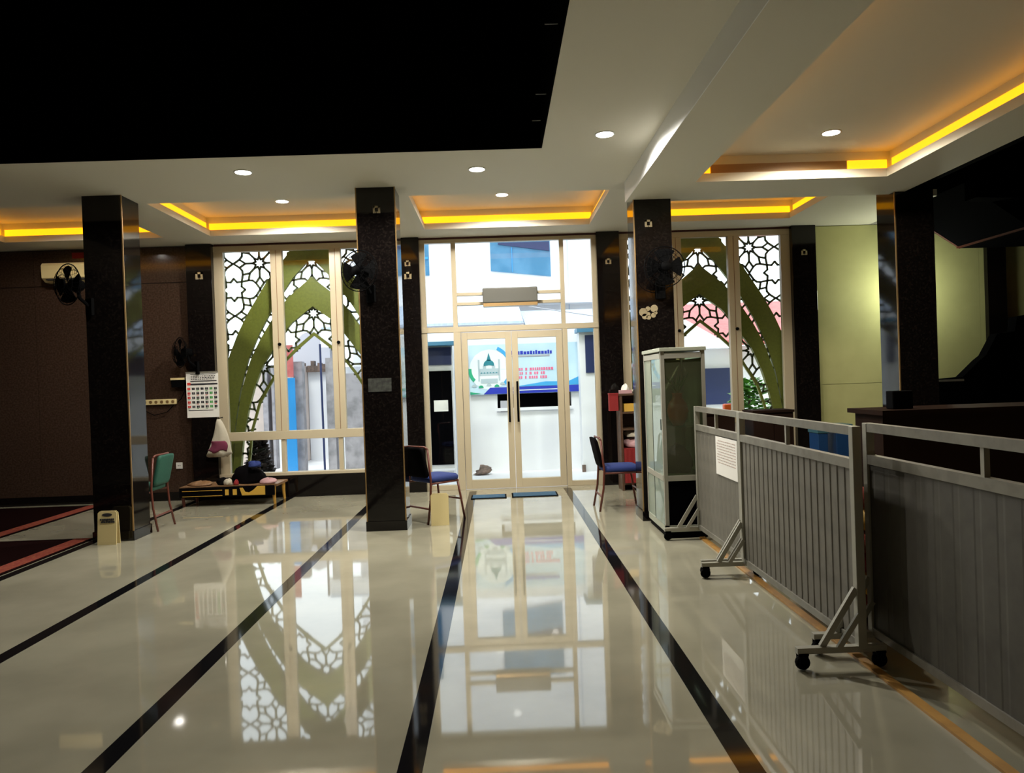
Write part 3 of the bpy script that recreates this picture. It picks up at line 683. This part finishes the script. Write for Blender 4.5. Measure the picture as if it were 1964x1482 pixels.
m = MB(); m.prism([(FY, 3.08), (FY - .12, 3.08), (FY - .20, 3.13), (FY - .21, 3.30), (FY - .18, 3.335), (FY, 3.335)], -6.18, -5.33, 'yz'); m.build('body', 'cream_plastic', t, bevel=.006)
BX(-6.12, -5.39, FY - .205, FY - .15, 3.10, 3.115).build('air_flap', 'ink', t)
solo(BX(-5.86, -5.62, FY - .012, FY, 3.42, 3.50).build('red_plaque', 'red_cloth'), 'dim red plaque above the cream air conditioner', 'plaque')
# wall calendar on the pilaster
t = thing('wall_calendar', 'white wall calendar with red and green printed dates', 'calendar', (-4.09, FY - .11, 1.14)); yf = FY - .105
BX(-4.31, -3.87, yf - .006, yf, 1.15, 1.77).build('sheet', 'paper', t)
BX(-4.31, -3.87, yf - .012, yf, 1.765, 1.785).build('binding', 'grey_metal', t)
cols = {'ink': MB(), 'red_ink': MB(), 'green_ink': MB()}
g = lambda c, a, b, z0, z1: cols[c].box(a, b, yf - .0085, yf - .0055, z0, z1)
g('ink', -4.25, -3.90, 1.745, 1.752); g('ink', -4.25, -3.89, 1.648, 1.660); g('ink', -4.25, -3.88, 1.600, 1.622); g('ink', -4.29, -3.95, 1.245, 1.253); g('red_ink', -4.295, -4.25, 1.60, 1.635)
for r in range(3):
    x = -4.24
    while x < -3.92:
        d = random.uniform(.012, .03); g('ink', x, x + d, 1.675 + r * .022, 1.685 + r * .022); x += d + .012
for i in range(7):
    for j in range(5):
        x = -4.295 + i * .061; z = 1.545 - j * .062
        c = 'red_ink' if i == 0 else ('green_ink' if i == 5 else 'ink')
        g(c, x, x + .018, z - .012, z + .02); g(c, x + .022, x + .038, z - .012, z + .02)
        if i % 2 == 0: g('red_ink' if j % 2 else 'green_ink', x, x + .03, z - .026, z - .02)
for c, mb in cols.items(): mb_o = mb.build('printed_dates' if c == 'ink' else ('red_dates' if c == 'red_ink' else 'green_dates'), c, t); mb_o['kind'] = 'stuff'
# white cloth bag hanging from the window frame
def drape(name, m, cx, cy, ztop, zbot, wtop, wbot, seed, parent=None):
    rnd = random.Random(seed); n = 22; k = 10; vs = []; fs = []
    for i in range(k + 1):
        t_ = i / k; w_ = wtop + (wbot - wtop) * t_ ** .8; z_ = ztop + (zbot - ztop) * t_
        for j in range(n):
            a = 2 * math.pi * j / n; rr = 1 + .16 * math.sin(5 * a + seed) * t_
            zz = z_ + (.025 * math.sin(3 * a + seed) if i == k else 0)
            vs.append((cx + w_ * rr * math.cos(a) + .02 * math.sin(4 * t_), cy + min(w_, .05) * rr * math.sin(a) * .8, zz))
    for i in range(k):
        for j in range(n): fs.append((i * n + j, i * n + (j + 1) % n, (i + 1) * n + (j + 1) % n, (i + 1) * n + j))
    fs += [tuple(range(n - 1, -1, -1)), tuple(k * n + j for j in range(n))]
    return MB().add(vs, fs)
t = thing('hanging_cloth', 'white cloth with a maroon patch hanging from the window frame', 'cloth', (-3.86, FY - .16, .62))
drape('c', None, -3.86, FY - .17, 1.12, .62, .025, .165, 2).build('cloth', 'white_cloth', t, True)
drape('c', None, -3.87, FY - .185, .82, .68, .10, .125, 4).build('maroon_patch', 'magenta_print', t, True)
MB().path([(-3.86, FY - .02, 1.14), (-3.86, FY - .16, 1.13), (-3.86, FY - .17, 1.10)], .006, 6).build('hook', 'black_plastic', t)
# low table with clothes
t = thing('low_table', 'low wooden table with patterned yellow edge under the lattice window', 'table', (-3.55, 10.2, 0))
BX(-4.22, -2.95, 9.98, 10.50, .23, .26).build('table_top', 'wood_mid', t)
BX(-4.22, -2.98, 9.965, 9.99, .12, .25).build('apron', 'dark_cloth', t)
for x in (-4.19, -3.00):
    for y in (10.01, 10.45): MB().path([(x, y, .23), (x, y, .12), (x + .01, y, 0)], .028, 8, r2=.018).build('leg', 'wood_yellow' if x > -3.5 else 'brown_frame', t)
for i, (a, b) in enumerate(((-3.62, -3.575), (-3.52, -3.47))): BX(a, b, 9.956, 9.966, .14, .215).build('yellow_motif', 'gold_print', t)
m = MB(); m.prism([(-3.43, .23), (-3.39, .23), (-3.36, .175), (-3.31, .165), (-3.25, .20), (-3.20, .245), (-3.10, .245), (-3.10, .13), (-3.40, .13)], 9.956, 9.966); m.build('yellow_motif', 'gold_print', t)
for z in (.135, .205): BX(-4.18, -3.66, 9.958, 9.966, z, z + .006).build('gold_line', 'gold_print', t)
for i, (c, r, mm, lab) in enumerate((((-3.40, 10.26, .318), (.23, .15, .16), 'dark_cloth', 'black garment at the bottom of the pile on the low table'), ((-3.27, 10.13, .50), (.09, .06, .05), 'navy_cloth', 'blue garment on top of the pile on the low table'),
        ((-3.60, 10.04, .283), (.05, .04, .05), 'white_cloth', 'white garment in the pile on the low table'), ((-3.50, 10.03, .28), (.03, .03, .045), 'red_cloth', 'small red cloth in the pile on the low table'),
        ((-3.08, 10.06, .28), (.10, .06, .05), 'pink_cloth', 'pale pink garment at the end of the low table'), ((-4.0, 10.15, .276), (.155, .12, .04), 'wood_mid', 'flat brown cloth at the calendar end of the low table'), ((-3.72, 10.12, .285), (.055, .06, .06), 'dark_cloth', 'small dark garment beside the flat brown cloth'))):
    solo(MB().blob(c, r, 20 + i, .35, 22, 12).build('garment', mm, None, True), lab, 'garment', 'clothes piled on the low table')
# door mats
for x0, x1, y0, y1, lab in ((-.40, .06, 9.72, 10.03, 'dark blue door mat in front of the door leaf by the dark doorway pane'), (.13, .73, 9.74, 10.10, 'dark blue door mat in front of the door leaf by the bookshelf')):
    t = thing('door_mat', lab, 'mat', ((x0 + x1) / 2, (y0 + y1) / 2, 0), group='blue door mats')
    BX(x0 + .02, x1 - .02, y0 + .02, y1 - .02, 0.0015, .014).build('pile', 'blue_mat', t); 
    m = MB(); m.box(x0, x1, y0, y0 + .02, .0015, .01); m.box(x0, x1, y1 - .02, y1, .0015, .01); m.box(x0, x0 + .02, y0, y1, .0015, .01); m.box(x1 - .02, x1, y0, y1, .0015, .01); m.build('edge', 'black_plastic', t)
# prayer carpets
def carpet(x0, x1, y0, y1, label, bx):
    t = thing('prayer_carpet', label, 'carpet', ((x0 + x1) / 2, (y0 + y1) / 2, 0), group='red bordered carpets')
    BX(x0, x1, y0, y1, .0015, .012).build('field', 'carpet_dark', t)
    BX(x1 - .20, x1 - .03, y0, y1, .012, .014).build('red_border', 'carpet_red', t)
    BX(x0, x1 - .20, y1 - .06, y1 - .02, .012, .014).build('end_border', 'carpet_dark', t)
carpet(-5.38, -4.28, 3.0, 8.0, 'dark carpet with a red border reaching the nearest black pillar', 0)
carpet(XL + .05, -5.42, 3.0, 10.4, 'dark carpet with a red border along the dark side wall', 0)
# ------------------------------------------------------------------ rolling screens
def screen_panel(x, y0, y1, label, slat_w=.10, ups=2, rel=.006, back=.33, sm='grey_slat'):
    t = thing('rolling_screen', label, 'screen', (x, (y0 + y1) / 2, 0), group='grey rolling partition screens')
    zt, zm, zb = 1.215, 1.03, .14
    for y in (y0, y1 - .045): BX(x - .022, x + .022, y, y + .045, .10, zt).build('post', 'pale_rail', t, bevel=.003)
    BX(x - .02, x + .02, y0 + .045, y1 - .045, zt - .045, zt).build('top_rail', 'grey_metal', t)
    BX(x - .02, x + .02, y0 + .045, y1 - .045, zm - .03, zm + .02).build('middle_rail', 'grey_metal', t)
    BX(x - .02, x + .02, y0 + .045, y1 - .045, zb - .04, zb).build('bottom_rail', 'grey_metal', t)
    for k in range(1, ups): yy = y0 + (y1 - y0) * k / ups; BX(x - .012, x + .012, yy - .012, yy + .012, zm + .02, zt - .045).build('upright', 'pale_rail', t)
    n = max(4, round((y1 - y0 - .09) / slat_w)); dy = (y1 - y0 - .09) / n; me = None
    for k in range(n):
        a = y0 + .045 + k * dy
        if me is None:
            m = MB(); m.prism([(x - .010, a), (x - .010, a + dy * .62), (x - rel, a + dy * .72), (x - rel, a + dy * .93), (x - .010, a + dy), (x + .006, a + dy), (x + .006, a)], zb, zm - .03, 'xy')
            o = m.build('slat', sm, t); me = o
        else:
            o = me.copy(); COL.objects.link(o); o.location = (0, k * dy, 0)
    for y in (y0 + .022, y1 - .022):
        ft = BX(x - .33, x + back, y - .02, y + .02, .085, .115).build('foot_bar', 'pale_rail', t)
        for s in (-1, 1):
            e = .30 if s < 0 else back - .03
            if e > .2: MB().bar((x + s * .02, y, .40), (x + s * (e - .10), y, .115), .022, .03).build('brace', 'pale_rail', ft)
            if e > .2: MB().bar((x + s * .02, y - .035, .28), (x + s * (e - .17), y - .035, .115), .018, .026).build('brace', 'pale_rail', ft)
            c = MB(); c.lathe([(0, -.014), (.034, -.014), (.038, 0), (.034, .014), (0, .014)], (x + s * e, y, .039), 16, 'y'); c.build('castor_wheel', 'black_plastic', ft)
            c = MB(); c.box(x + s * e - .022, x + s * e + .022, y - .024, y - .018, .03, .088); c.box(x + s * e - .022, x + s * e + .022, y + .018, y + .024, .03, .088); c.box(x + s * e - .025, x + s * e + .025, y - .024, y + .024, .078, .088); c.build('castor_fork', 'black_plastic', ft)
    return t
screen_panel(1.80, 5.60, 6.88, 'grey rolling screen carrying the white notice, next to the glass cabinet', slat_w=.12, rel=.0092)
screen_panel(1.78, 3.74, 5.56, 'grey ribbed rolling screen between the notice screen and the gap with red rugs', slat_w=.085, rel=.0055, back=.12)
screen_panel(1.945, 2.02, 3.98, 'grey rolling screen set slightly behind the ribbed one, past the gap with red rugs', slat_w=.14, rel=.0085, sm='shaded_slat')  # slats carry a painted-in shade
t = thing('paper_notice', 'white sheet of red printed lines taped on the grey screen', 'notice', (1.78, 5.95, .70))
BX(1.781, 1.785, 5.66, 6.22, .68, .99).build('sheet', 'paper', t)
m = MB()
for r in range(9):
    y = 5.70
    while y < 6.16:
        d = random.uniform(.02, .06); m.box(1.7795, 1.7815, y, min(y + d, 6.18), .955 - r * .022, .962 - r * .022); y += d + .012
tag(m.build('printed_lines', 'faint_ink', t), 'rows of faint printed lines', kind='stuff')
# rolled rugs in the gap behind the screens
for k in range(6):
    z = .11 + k * .125; xx = 2.13 + .012 * ((k * 7) % 3)
    t = thing('rolled_rug', '%s rolled rug, %s in the pile behind the grey screens' % (('red', 'golden', 'crimson', 'orange red', 'gold and red', 'dark red')[k], ('lowest', 'second from below', 'third from below', 'fourth from below', 'fifth from below', 'topmost')[k]), 'rug', (xx, 4.55, z - .06), group='rolled rugs behind the screens')
    MB().path([(xx, 4.10, z), (xx, 5.20, z)], .062, 14).build('roll', ('carpet_red', 'gold_print', 'red_cloth', 'carpet_red', 'gold_print', 'carpet_red')[k], t, True)
    for y in (4.14, 4.24): MB().path([(xx, y, z), (xx, y + .03, z)], .064, 14).build('fringe_band', ('red_cloth', 'red_cloth', 'gold_print', 'orange_glaze', 'carpet_red', 'red_cloth')[k], t, True)
BX(2.05, 2.30, 4.08, 5.22, 0, .045).build('rug_pallet', 'wood_dark'); solo(bpy.data.objects['rug_pallet'], 'dark wooden board under the pile of rolled rugs', 'board')
# dark furniture behind the screens
for x0, x1, lab in ((2.42, 2.93, 'dark cupboard behind the notice screen, nearer the glass cabinet'), (3.14, 3.66, 'dark cupboard behind the ribbed screen, nearer the yellow wall')):
    t = thing('dark_cupboard', lab, 'cupboard', ((x0 + x1) / 2, 9.5, 0), group='dark cupboards behind the grey screens')
    BX(x0 + .01, x1 - .01, 9.32, 9.70, 0, 1.0).build('body', 'wood_black', t); BX(x0, x1, 9.30, 9.71, 1.0, 1.03).build('top', 'wood_black', t)
    xm = (x0 + x1) / 2
    for a, b in ((x0 + .02, xm - .004), (xm + .004, x1 - .02)): d = BX(a, b, 9.305, 9.32, .06, .97).build('door', 'wood_black', t); BX((a + b) / 2 - .02, (a + b) / 2 + .02, 9.295, 9.306, .5, .52).build('handle', 'bronze_trim', d)
solo(BX(3.70, 4.20, 8.78, 9.15, 0, .46).build('low_bench', 'wood_black', None, bevel=.006), 'low dark bench carrying the blue storage boxes', 'bench')
def crate(x, y, z, m2, label, m3):
    t = thing('storage_box', label, 'box', (x, y, z), group='blue storage boxes')
    BX(x - m3, x + m3, y - .13, y + .13, z, z + .30).build('body', 'blue_plastic', t, bevel=.01); BX(x - m3 - .01, x + m3 + .01, y - .14, y + .14, z + .30, z + .40).build('lid', m2, t, bevel=.008)
crate(3.80, 8.95, .461, 'cyan_plastic', 'narrow blue storage box with pale lid on the low dark bench', .06)
crate(4.05, 8.95, .461, 'cyan_plastic', 'wide blue storage box with pale lid on the low dark bench', .095)
t = thing('side_desk', 'dark brown desk in front of the stairs', 'desk', (4.4, 7.2, 0))
BX(3.25, 5.2, 6.35, 7.0, 1.10, 1.14).build('desk_top', 'wood_black', t); BX(3.3, 5.15, 6.45, 6.95, 0, 1.10).build('body', 'wood_black', t)
solo(BX(3.42, 3.60, 6.5, 6.62, 1.141, 1.30).build('speaker_box', 'black_plastic', None, bevel=.008), 'small black speaker box on the dark brown desk', 'speaker')
# ------------------------------------------------------------------ the street outside
g = BX(-30, 30, FY + .25, 45, -.25, -.1).build('ground_street', 'concrete_pale'); tag(g, 'pale sunlit paving of the street outside', kind='structure')
tag(BX(-4.4, 4.7, FY + .06, FY + .9, -.1, -.02).build('ground_step', 'concrete_pale'), 'pale step in front of the doors', kind='structure')
# white boundary wall with banner
t = thing('boundary_wall', 'white wall carrying the banner across the street', 'wall', (.6, 13.5, -.1))
m = MB(); m.box(-.62, 2.2, 13.45, 13.65, -.1, 1.02); m.box(-.62, -.02, 13.45, 13.65, 1.02, 1.30); m.box(1.30, 2.2, 13.45, 13.65, 1.02, 1.30); m.box(-.62, 2.2, 13.45, 13.65, 1.30, 2.35); m.build('wall_body', 'plaster_white', t)
BX(-.02, 1.30, 13.62, 13.65, 1.02, 1.30).build('opening_back', 'dark_recess', t); BX(-.04, 1.32, 13.40, 13.47, .98, 1.03).build('ledge', 'plaster_white', t)
BX(.03, .20, 13.42, 13.45, .96, 1.16).build('meter_box', 'roof_grey', t)
t = thing('mosque_banner', 'light blue banner with a small mosque picture and red lines', 'banner', (.5, 13.4, 1.28)); yb_ = 13.40
BX(-.50, 1.46, yb_, yb_ + .012, 1.28, 2.16).build('sheet', 'banner_sheet', t)
def flat(n, poly, m, k=1): return MB().prism(poly, yb_ - .002 * k - .002, yb_ - .002 * k).build(n, m, t)
def arc(cx, cz, r0, r1, a0, a1, n=16):
    A = [math.radians(a0 + (a1 - a0) * i / n) for i in range(n + 1)]
    return [(cx + r1 * math.cos(a), cz + r1 * math.sin(a)) for a in A] + [(cx + r0 * math.cos(a), cz + r0 * math.sin(a)) for a in reversed(A)]
flat('picture_disc', arc(-.14, 1.72, 0.001, .36, 0, 359), 'banner_white')
flat('blue_arc', arc(-.16, 1.74, .36, .42, -45, 65), 'banner_sky', 2)
flat('green_arc', arc(-.22, 1.72, .24, .30, 175, 225), 'banner_green', 2)
flat('mosque_dome', arc(-.15, 1.80, 0.001, .095, -10, 190), 'banner_teal', 3)
flat('mosque_spire', [(-.19, 1.88), (-.11, 1.88), (-.15, 2.02)], 'banner_teal', 3)
for a, b, c, d in ((-.32, .02, 1.62, 1.74), (-.345, -.315, 1.52, 1.90), (.015, .045, 1.52, 1.90), (-.30, .00, 1.48, 1.56), (-.26, -.20, 1.74, 1.79), (-.10, -.04, 1.74, 1.79)): flat('mosque_wall', [(a, c), (b, c), (b, d), (a, d)], 'mosque_grey', 3)
for k in range(6): flat('mosque_arch', arc(-.285 + k * .053, 1.655, .0005, .018, 0, 180) , 'banner_teal', 4)
for k, (a, b) in enumerate(((-.42, 1.42), (-.30, 1.40), (-.16, 1.43), (-.02, 1.41), (.08, 1.45))): flat('garden_patch', arc(a, b, .0005, .045, 0, 180), 'banner_green' if k % 2 else 'mosque_grey', 3)
flat('bottom_band', [(-.26, 1.285), (1.455, 1.285), (1.455, 1.40), (-.14, 1.40)], 'banner_blue', 2)
flat('white_swoosh', [(.20, 1.33), (1.2, 1.335), (1.2, 1.35), (.20, 1.345)], 'banner_white', 3)
flat('sky_swoosh', [(.30, 1.405), (1.455, 1.405), (1.455, 1.56), (1.25, 1.47), (.85, 1.48)], 'banner_sky', 2)
flat('green_corner', [(-.495, 1.285), (-.30, 1.30), (-.495, 1.335)], 'banner_green', 2)
flat('header_band', [(.20, 1.93), (.93, 1.93), (.93, 1.955), (.20, 1.955)], 'roof_grey', 2)
rnd = random.Random(5); m = MB()
for z, hgt, a, b in ((1.97, .07, .20, .95),):
    x = a
    while x < b: d = rnd.uniform(.03, .05); m.box(x, x + d, yb_ - .006, yb_ - .004, z, z + hgt * rnd.uniform(.7, 1)); x += d + .012
m.build('blue_lettering', 'banner_blue', t)
m = MB()
for z, a, b in ((1.685, .22, .98), (1.612, .20, .86), (1.54, .30, .86)):
    x = a
    while x < b:
        d = rnd.uniform(.022, .04); m.box(x, x + d, yb_ - .006, yb_ - .004, z, z + .046); x += d + (.012 if rnd.random() < .75 else .045)
m.build('red_lettering', 'banner_pink', t)
solo(MB().path([(-.58, 13.3, -.1), (-.60, 13.3, 1.0), (-.60, 13.3, 2.1)], .04, 10).build('rusty_post', 'rusty_post'), 'rusty brown post beside the banner', 'post')
solo(MB().blob((-.36, 13.15, -.06), (.13, .10, .07), 31, .5).build('rubble_heap', 'rusty_post', None, True), 'small dark heap at the foot of the rusty post', 'heap')
t = thing('gate_pillar', 'grey weathered gate pillar with dark top beside the banner', 'pillar', (1.72, 13.1, -.1))
BX(1.42, 1.67, 13.0, 13.3, -.1, 2.3).build('shaft', 'plaster_white', t); BX(1.52, 1.67, 12.97, 13.0, 1.6, 2.25).build('shutter', 'navy_panel', t); BX(1.38, 1.72, 12.9, 13.34, 2.3, 2.37).build('cap', 'sky_blue_pane', t)
BX(1.40, 1.46, 12.95, 13.0, -.1, .02).build('foot_stone', 'rusty_post', t)
# booth with dark door seen through the side light
t = thing('guard_booth', 'white framed booth with black door and blue canopy', 'booth', (-1.0, 12.9, -.1))
BX(-1.75, -.76, 12.92, 13.6, -.1, 2.25).build('body', 'plaster_white', t); d = BX(-1.26, -.79, 12.89, 12.915, .12, 1.72).build('door', 'dark_recess', t)
BX(-1.10, -.86, 12.88, 12.892, 1.03, 1.22).build('paper_sheet', 'paper', d)
BX(-1.75, -.78, 12.88, 12.915, 1.82, 2.12).build('tinted_window', 'navy_panel', t); BX(-1.80, -.70, 12.55, 12.92, 2.14, 2.20).build('canopy', 'sky_blue_pane', t)
BX(-1.75, -.78, 12.60, 12.92, -.1, .05).build('door_step', 'concrete_pale', t)
# tall white house behind
t = thing('white_house', 'tall white house with large sky-blue windows across the street', 'building', (0, 20, -.1))
BX(-3.6, 3.6, 19.0, 24, -.1, 9).build('walls', 'plaster_white', t)
def skew(n, x0, x1, z0, z1, dz, m, y=19.0, th=.05, p=None): return MB().prism([(x0, z0), (x1, z0 - dz), (x1, z1), (x0, z1)], y - th, y).build(n, m, p or t)
w1 = skew('window', -.08, 1.42, 4.28, 5.9, .18, 'sky_blue_pane')
skew('window_bar', .12, 1.40, 4.93, 4.97, .20, 'navy_panel', 18.95, .03, w1); skew('window_bar', .45, .465, 4.24, 4.85, .0, 'blue_paint', 18.95, .02, w1)
w2 = skew('window', -2.05, -1.62, 4.22, 5.9, 0, 'sky_blue_pane'); skew('window_bar', -2.03, -1.64, 4.62, 4.68, 0, 'blue_paint', 18.95, .02, w2)
m = MB(); m.path([(-1.02, 18.9, 3.3), (-1.03, 18.9, 8)], .022, 6); m.build('drain_pipe', 'roof_blue_grey', t)
m = MB(); m.path([(1.85, 18.9, 2.9), (1.84, 18.9, 8)], .014, 6); m.build('drain_pipe', 'roof_blue_grey', t)
BX(-3.6, 3.6, 18.5, 19.0, 3.38, 3.44).build('ledge', 'plaster_white', t)
# sheet roof in front of it
t = thing('sheet_roof', 'grey-blue corrugated canopy roof below the tall white house', 'roof', (0, 15.8, 2.3))
m = MB(); m.prism([(15.2, 2.66), (18.4, 3.35), (18.4, 3.40), (15.2, 2.71)], -3.5, .55, 'yz'); m.build('sheet', 'roof_blue_grey', t)
m = MB(); m.prism([(15.2, 2.56), (18.4, 3.15), (18.4, 3.2), (15.2, 2.61)], .6, 3.5, 'yz'); m.build('sheet', 'roof_blue_grey', t)
BX(-3.5, 3.5, 15.1, 15.2, 2.30, 2.62).build('fascia', 'plaster_white', t)
for x in (-3.3, -.9, 1.9, 3.3): BX(x - .05, x + .05, 15.3, 15.4, -.1, 2.5).build('support', 'roof_grey', t)
BX(.62, 1.5, 15.6, 15.66, 1.9, 2.25).build('side_panel', 'roof_grey', t)
solo(MB().path([(.5, 15.0, 3.0), (1.3, 15.0, 2.86), (2.4, 15.0, 2.66)], .012, 6).build('overhead_cable', 'roof_grey'), 'thin cable sagging in front of the white house', 'cable')
# left: seen through the arch
t = thing('beige_house', 'beige plastered house with grey gable behind the arch', 'building', (-3.4, 16, -.1))
BX(-8.5, -4.25, 15.6, 18, -.1, 2.0).build('wall', 'plaster_beige', t); BX(-4.24, -2.9, 17, 18.2, -.1, 1.95).build('white_wall', 'plaster_white', t)
MB().prism([(-4.9, 1.8), (-4.0, 1.8), (-4.0, 2.4), (-4.08, 2.62), (-4.25, 2.80), (-4.45, 2.88), (-4.65, 2.80), (-4.82, 2.62), (-4.9, 2.4)], 18.2, 18.4).build('gable', 'roof_grey', t)
for x, w_ in ((-4.74, .10), (-4.56, .05)): BX(x, x + w_, 15.3, 15.55, -.1, 2.0).build('pilaster', 'plaster_grey', t)
m = MB(); rnd = random.Random(8)
for k in range(14): x = -4.6 + k * .075; m.box(x, x + .073, 16.9, 17.1, 1.86, 1.95 + rnd.uniform(.02, .16))
m.build('broken_coping', 'rusty_post', t)
t = thing('gate_posts', 'grey weathered gate posts framing the white yard', 'gate', (-3.0, 14.1, -.1))
BX(-3.76, -3.60, 14.0, 14.2, -.1, 2.0).build('post', 'plaster_grey', t); BX(-3.17, -3.02, 14.0, 14.2, -.1, 2.05).build('post', 'plaster_grey', t); BX(-2.86, -2.1, 14.0, 14.2, -.1, 1.75).build('side_wall', 'plaster_grey', t)
solo(MB().path([(-3.21, 13.85, -.1), (-3.22, 13.85, 2.3)], .02, 8).build('thin_pole', 'navy_panel'), 'thin dark pole standing in front of the gate posts', 'pole')
t = thing('blue_door', 'bright blue door leaf standing beside the gate posts', 'door', (-3.91, 13.8, -.1))
BX(-3.95, -3.69, 13.8, 13.84, -.1, 1.70).build('leaf', 'blue_paint', t); BX(-4.0, -3.95, 13.78, 13.86, -.1, 1.72).build('frame', 'plaster_white', t); BX(-3.93, -3.71, 13.8, 13.84, 1.72, 2.3).build('red_board', 'roof_red', t)
t = thing('leafy_bush', 'dark brownish bush outside behind the low table', 'bush', (-3.78, 11.9, -.1)); m = MB(); rnd = random.Random(2)
for k in range(650):
    h_ = rnd.uniform(0, 1); r = .21 * (1 - h_) + .02; a = rnd.uniform(0, 6.28); c = Vector((-3.78 + r * math.cos(a) * rnd.uniform(.3, 1), 11.9 + r * math.sin(a), .0 + .80 * h_)); d = Vector((math.cos(a), math.sin(a), rnd.uniform(-.2, .8))).normalized() * .12; n_ = Vector((-math.sin(a), math.cos(a), rnd.uniform(-.5, .5))) * .05
    m.add([c, c + d * .5 + n_, c + d, c + d * .5 - n_], [(0, 1, 2, 3)])
m.build('foliage', 'dry_leaf', t); MB().path([(-3.78, 11.9, -.1), (-3.78, 11.9, .7)], .02, 6).build('stem', 'wood_dark', t)
def bush(x, y, z0, rx, hz, n, m_, label, seed):
    t = thing('leafy_bush', label, 'bush', (x, y, z0)); m = MB(); rnd = random.Random(seed)
    for k in range(n):
        a = rnd.uniform(0, 6.28); e = rnd.uniform(-.2, 1.4); rr = rnd.uniform(.5, 1)
        c = Vector((x + rx * rr * math.cos(a) * math.cos(e), y + rx * rr * math.sin(a) * math.cos(e), z0 + hz * (.25 + .75 * rr * max(math.sin(e), 0))))
        d = Vector((math.cos(a), math.sin(a), rnd.uniform(-.5, .7))).normalized() * .13; n_ = Vector((-math.sin(a), math.cos(a), rnd.uniform(-.4, .4))) * .055
        m.add([c, c + d * .5 + n_, c + d, c + d * .5 - n_], [(0, 1, 2, 3)])
    m.build('foliage', m_, t); MB().path([(x, y, z0), (x, y, z0 + hz * .7)], .025, 6).build('stem', 'wood_dark', t)
bush(-4.16, 11.35, -.1, .17, .75, 200, 'leaf_dark', 'green bush outside at the foot of the arch by the calendar', 4)
bush(4.20, 12.6, .55, .30, .90, 520, 'leaf', 'fresh green bush outside behind the arch by the yellow wall', 6)
solo(BX(3.3, 4.8, 12.3, 12.9, -.1, .55).build('planter', 'plaster_beige'), 'beige brick planter under the fresh green bush', 'planter')
t = thing('red_roof_house', 'white house with pale red sloping roof seen through the arch', 'building', (4.6, 15.5, -.1))
BX(2.9, 8.5, 15.0, 18, -.1, 2.05).build('walls', 'plaster_white', t); MB().prism([(14.6, 2.05), (17, 3.0), (17, 3.1), (14.6, 2.15)], 3.9, 8.5, 'yz').build('red_roof', 'roof_red', t)
MB().prism([(2.4, 2.0), (4.6, 2.0), (3.35, 2.75)], 14.5, 14.9).build('white_gable', 'plaster_white', t)
BX(3.95, 4.75, 14.93, 15.0, .9, 1.62).build('dark_window', 'navy_panel', t)
solo(BX(3.45, 3.62, 11.5, 11.62, .90, 1.04).build('orange_pot', 'orange_glaze', None, bevel=.02), 'orange pot outside on the stand under the arch', 'pot')
solo(BX(3.22, 3.40, 11.5, 11.62, .90, .98).build('white_pot', 'white_plastic', None, bevel=.02), 'white pot outside on the stand under the arch', 'pot')
solo(BX(3.1, 3.75, 11.45, 11.7, -.1, .90).build('pot_stand', 'plaster_grey'), 'grey block outside carrying the orange and white pots', 'stand')
solo(MB().prism([(-9, -.1), (-9, 2.6), (-6, 2.6), (-6, -.1)], 19, 19.3).build('far_wall', 'plaster_white'), 'white far wall behind the beige house', 'wall')
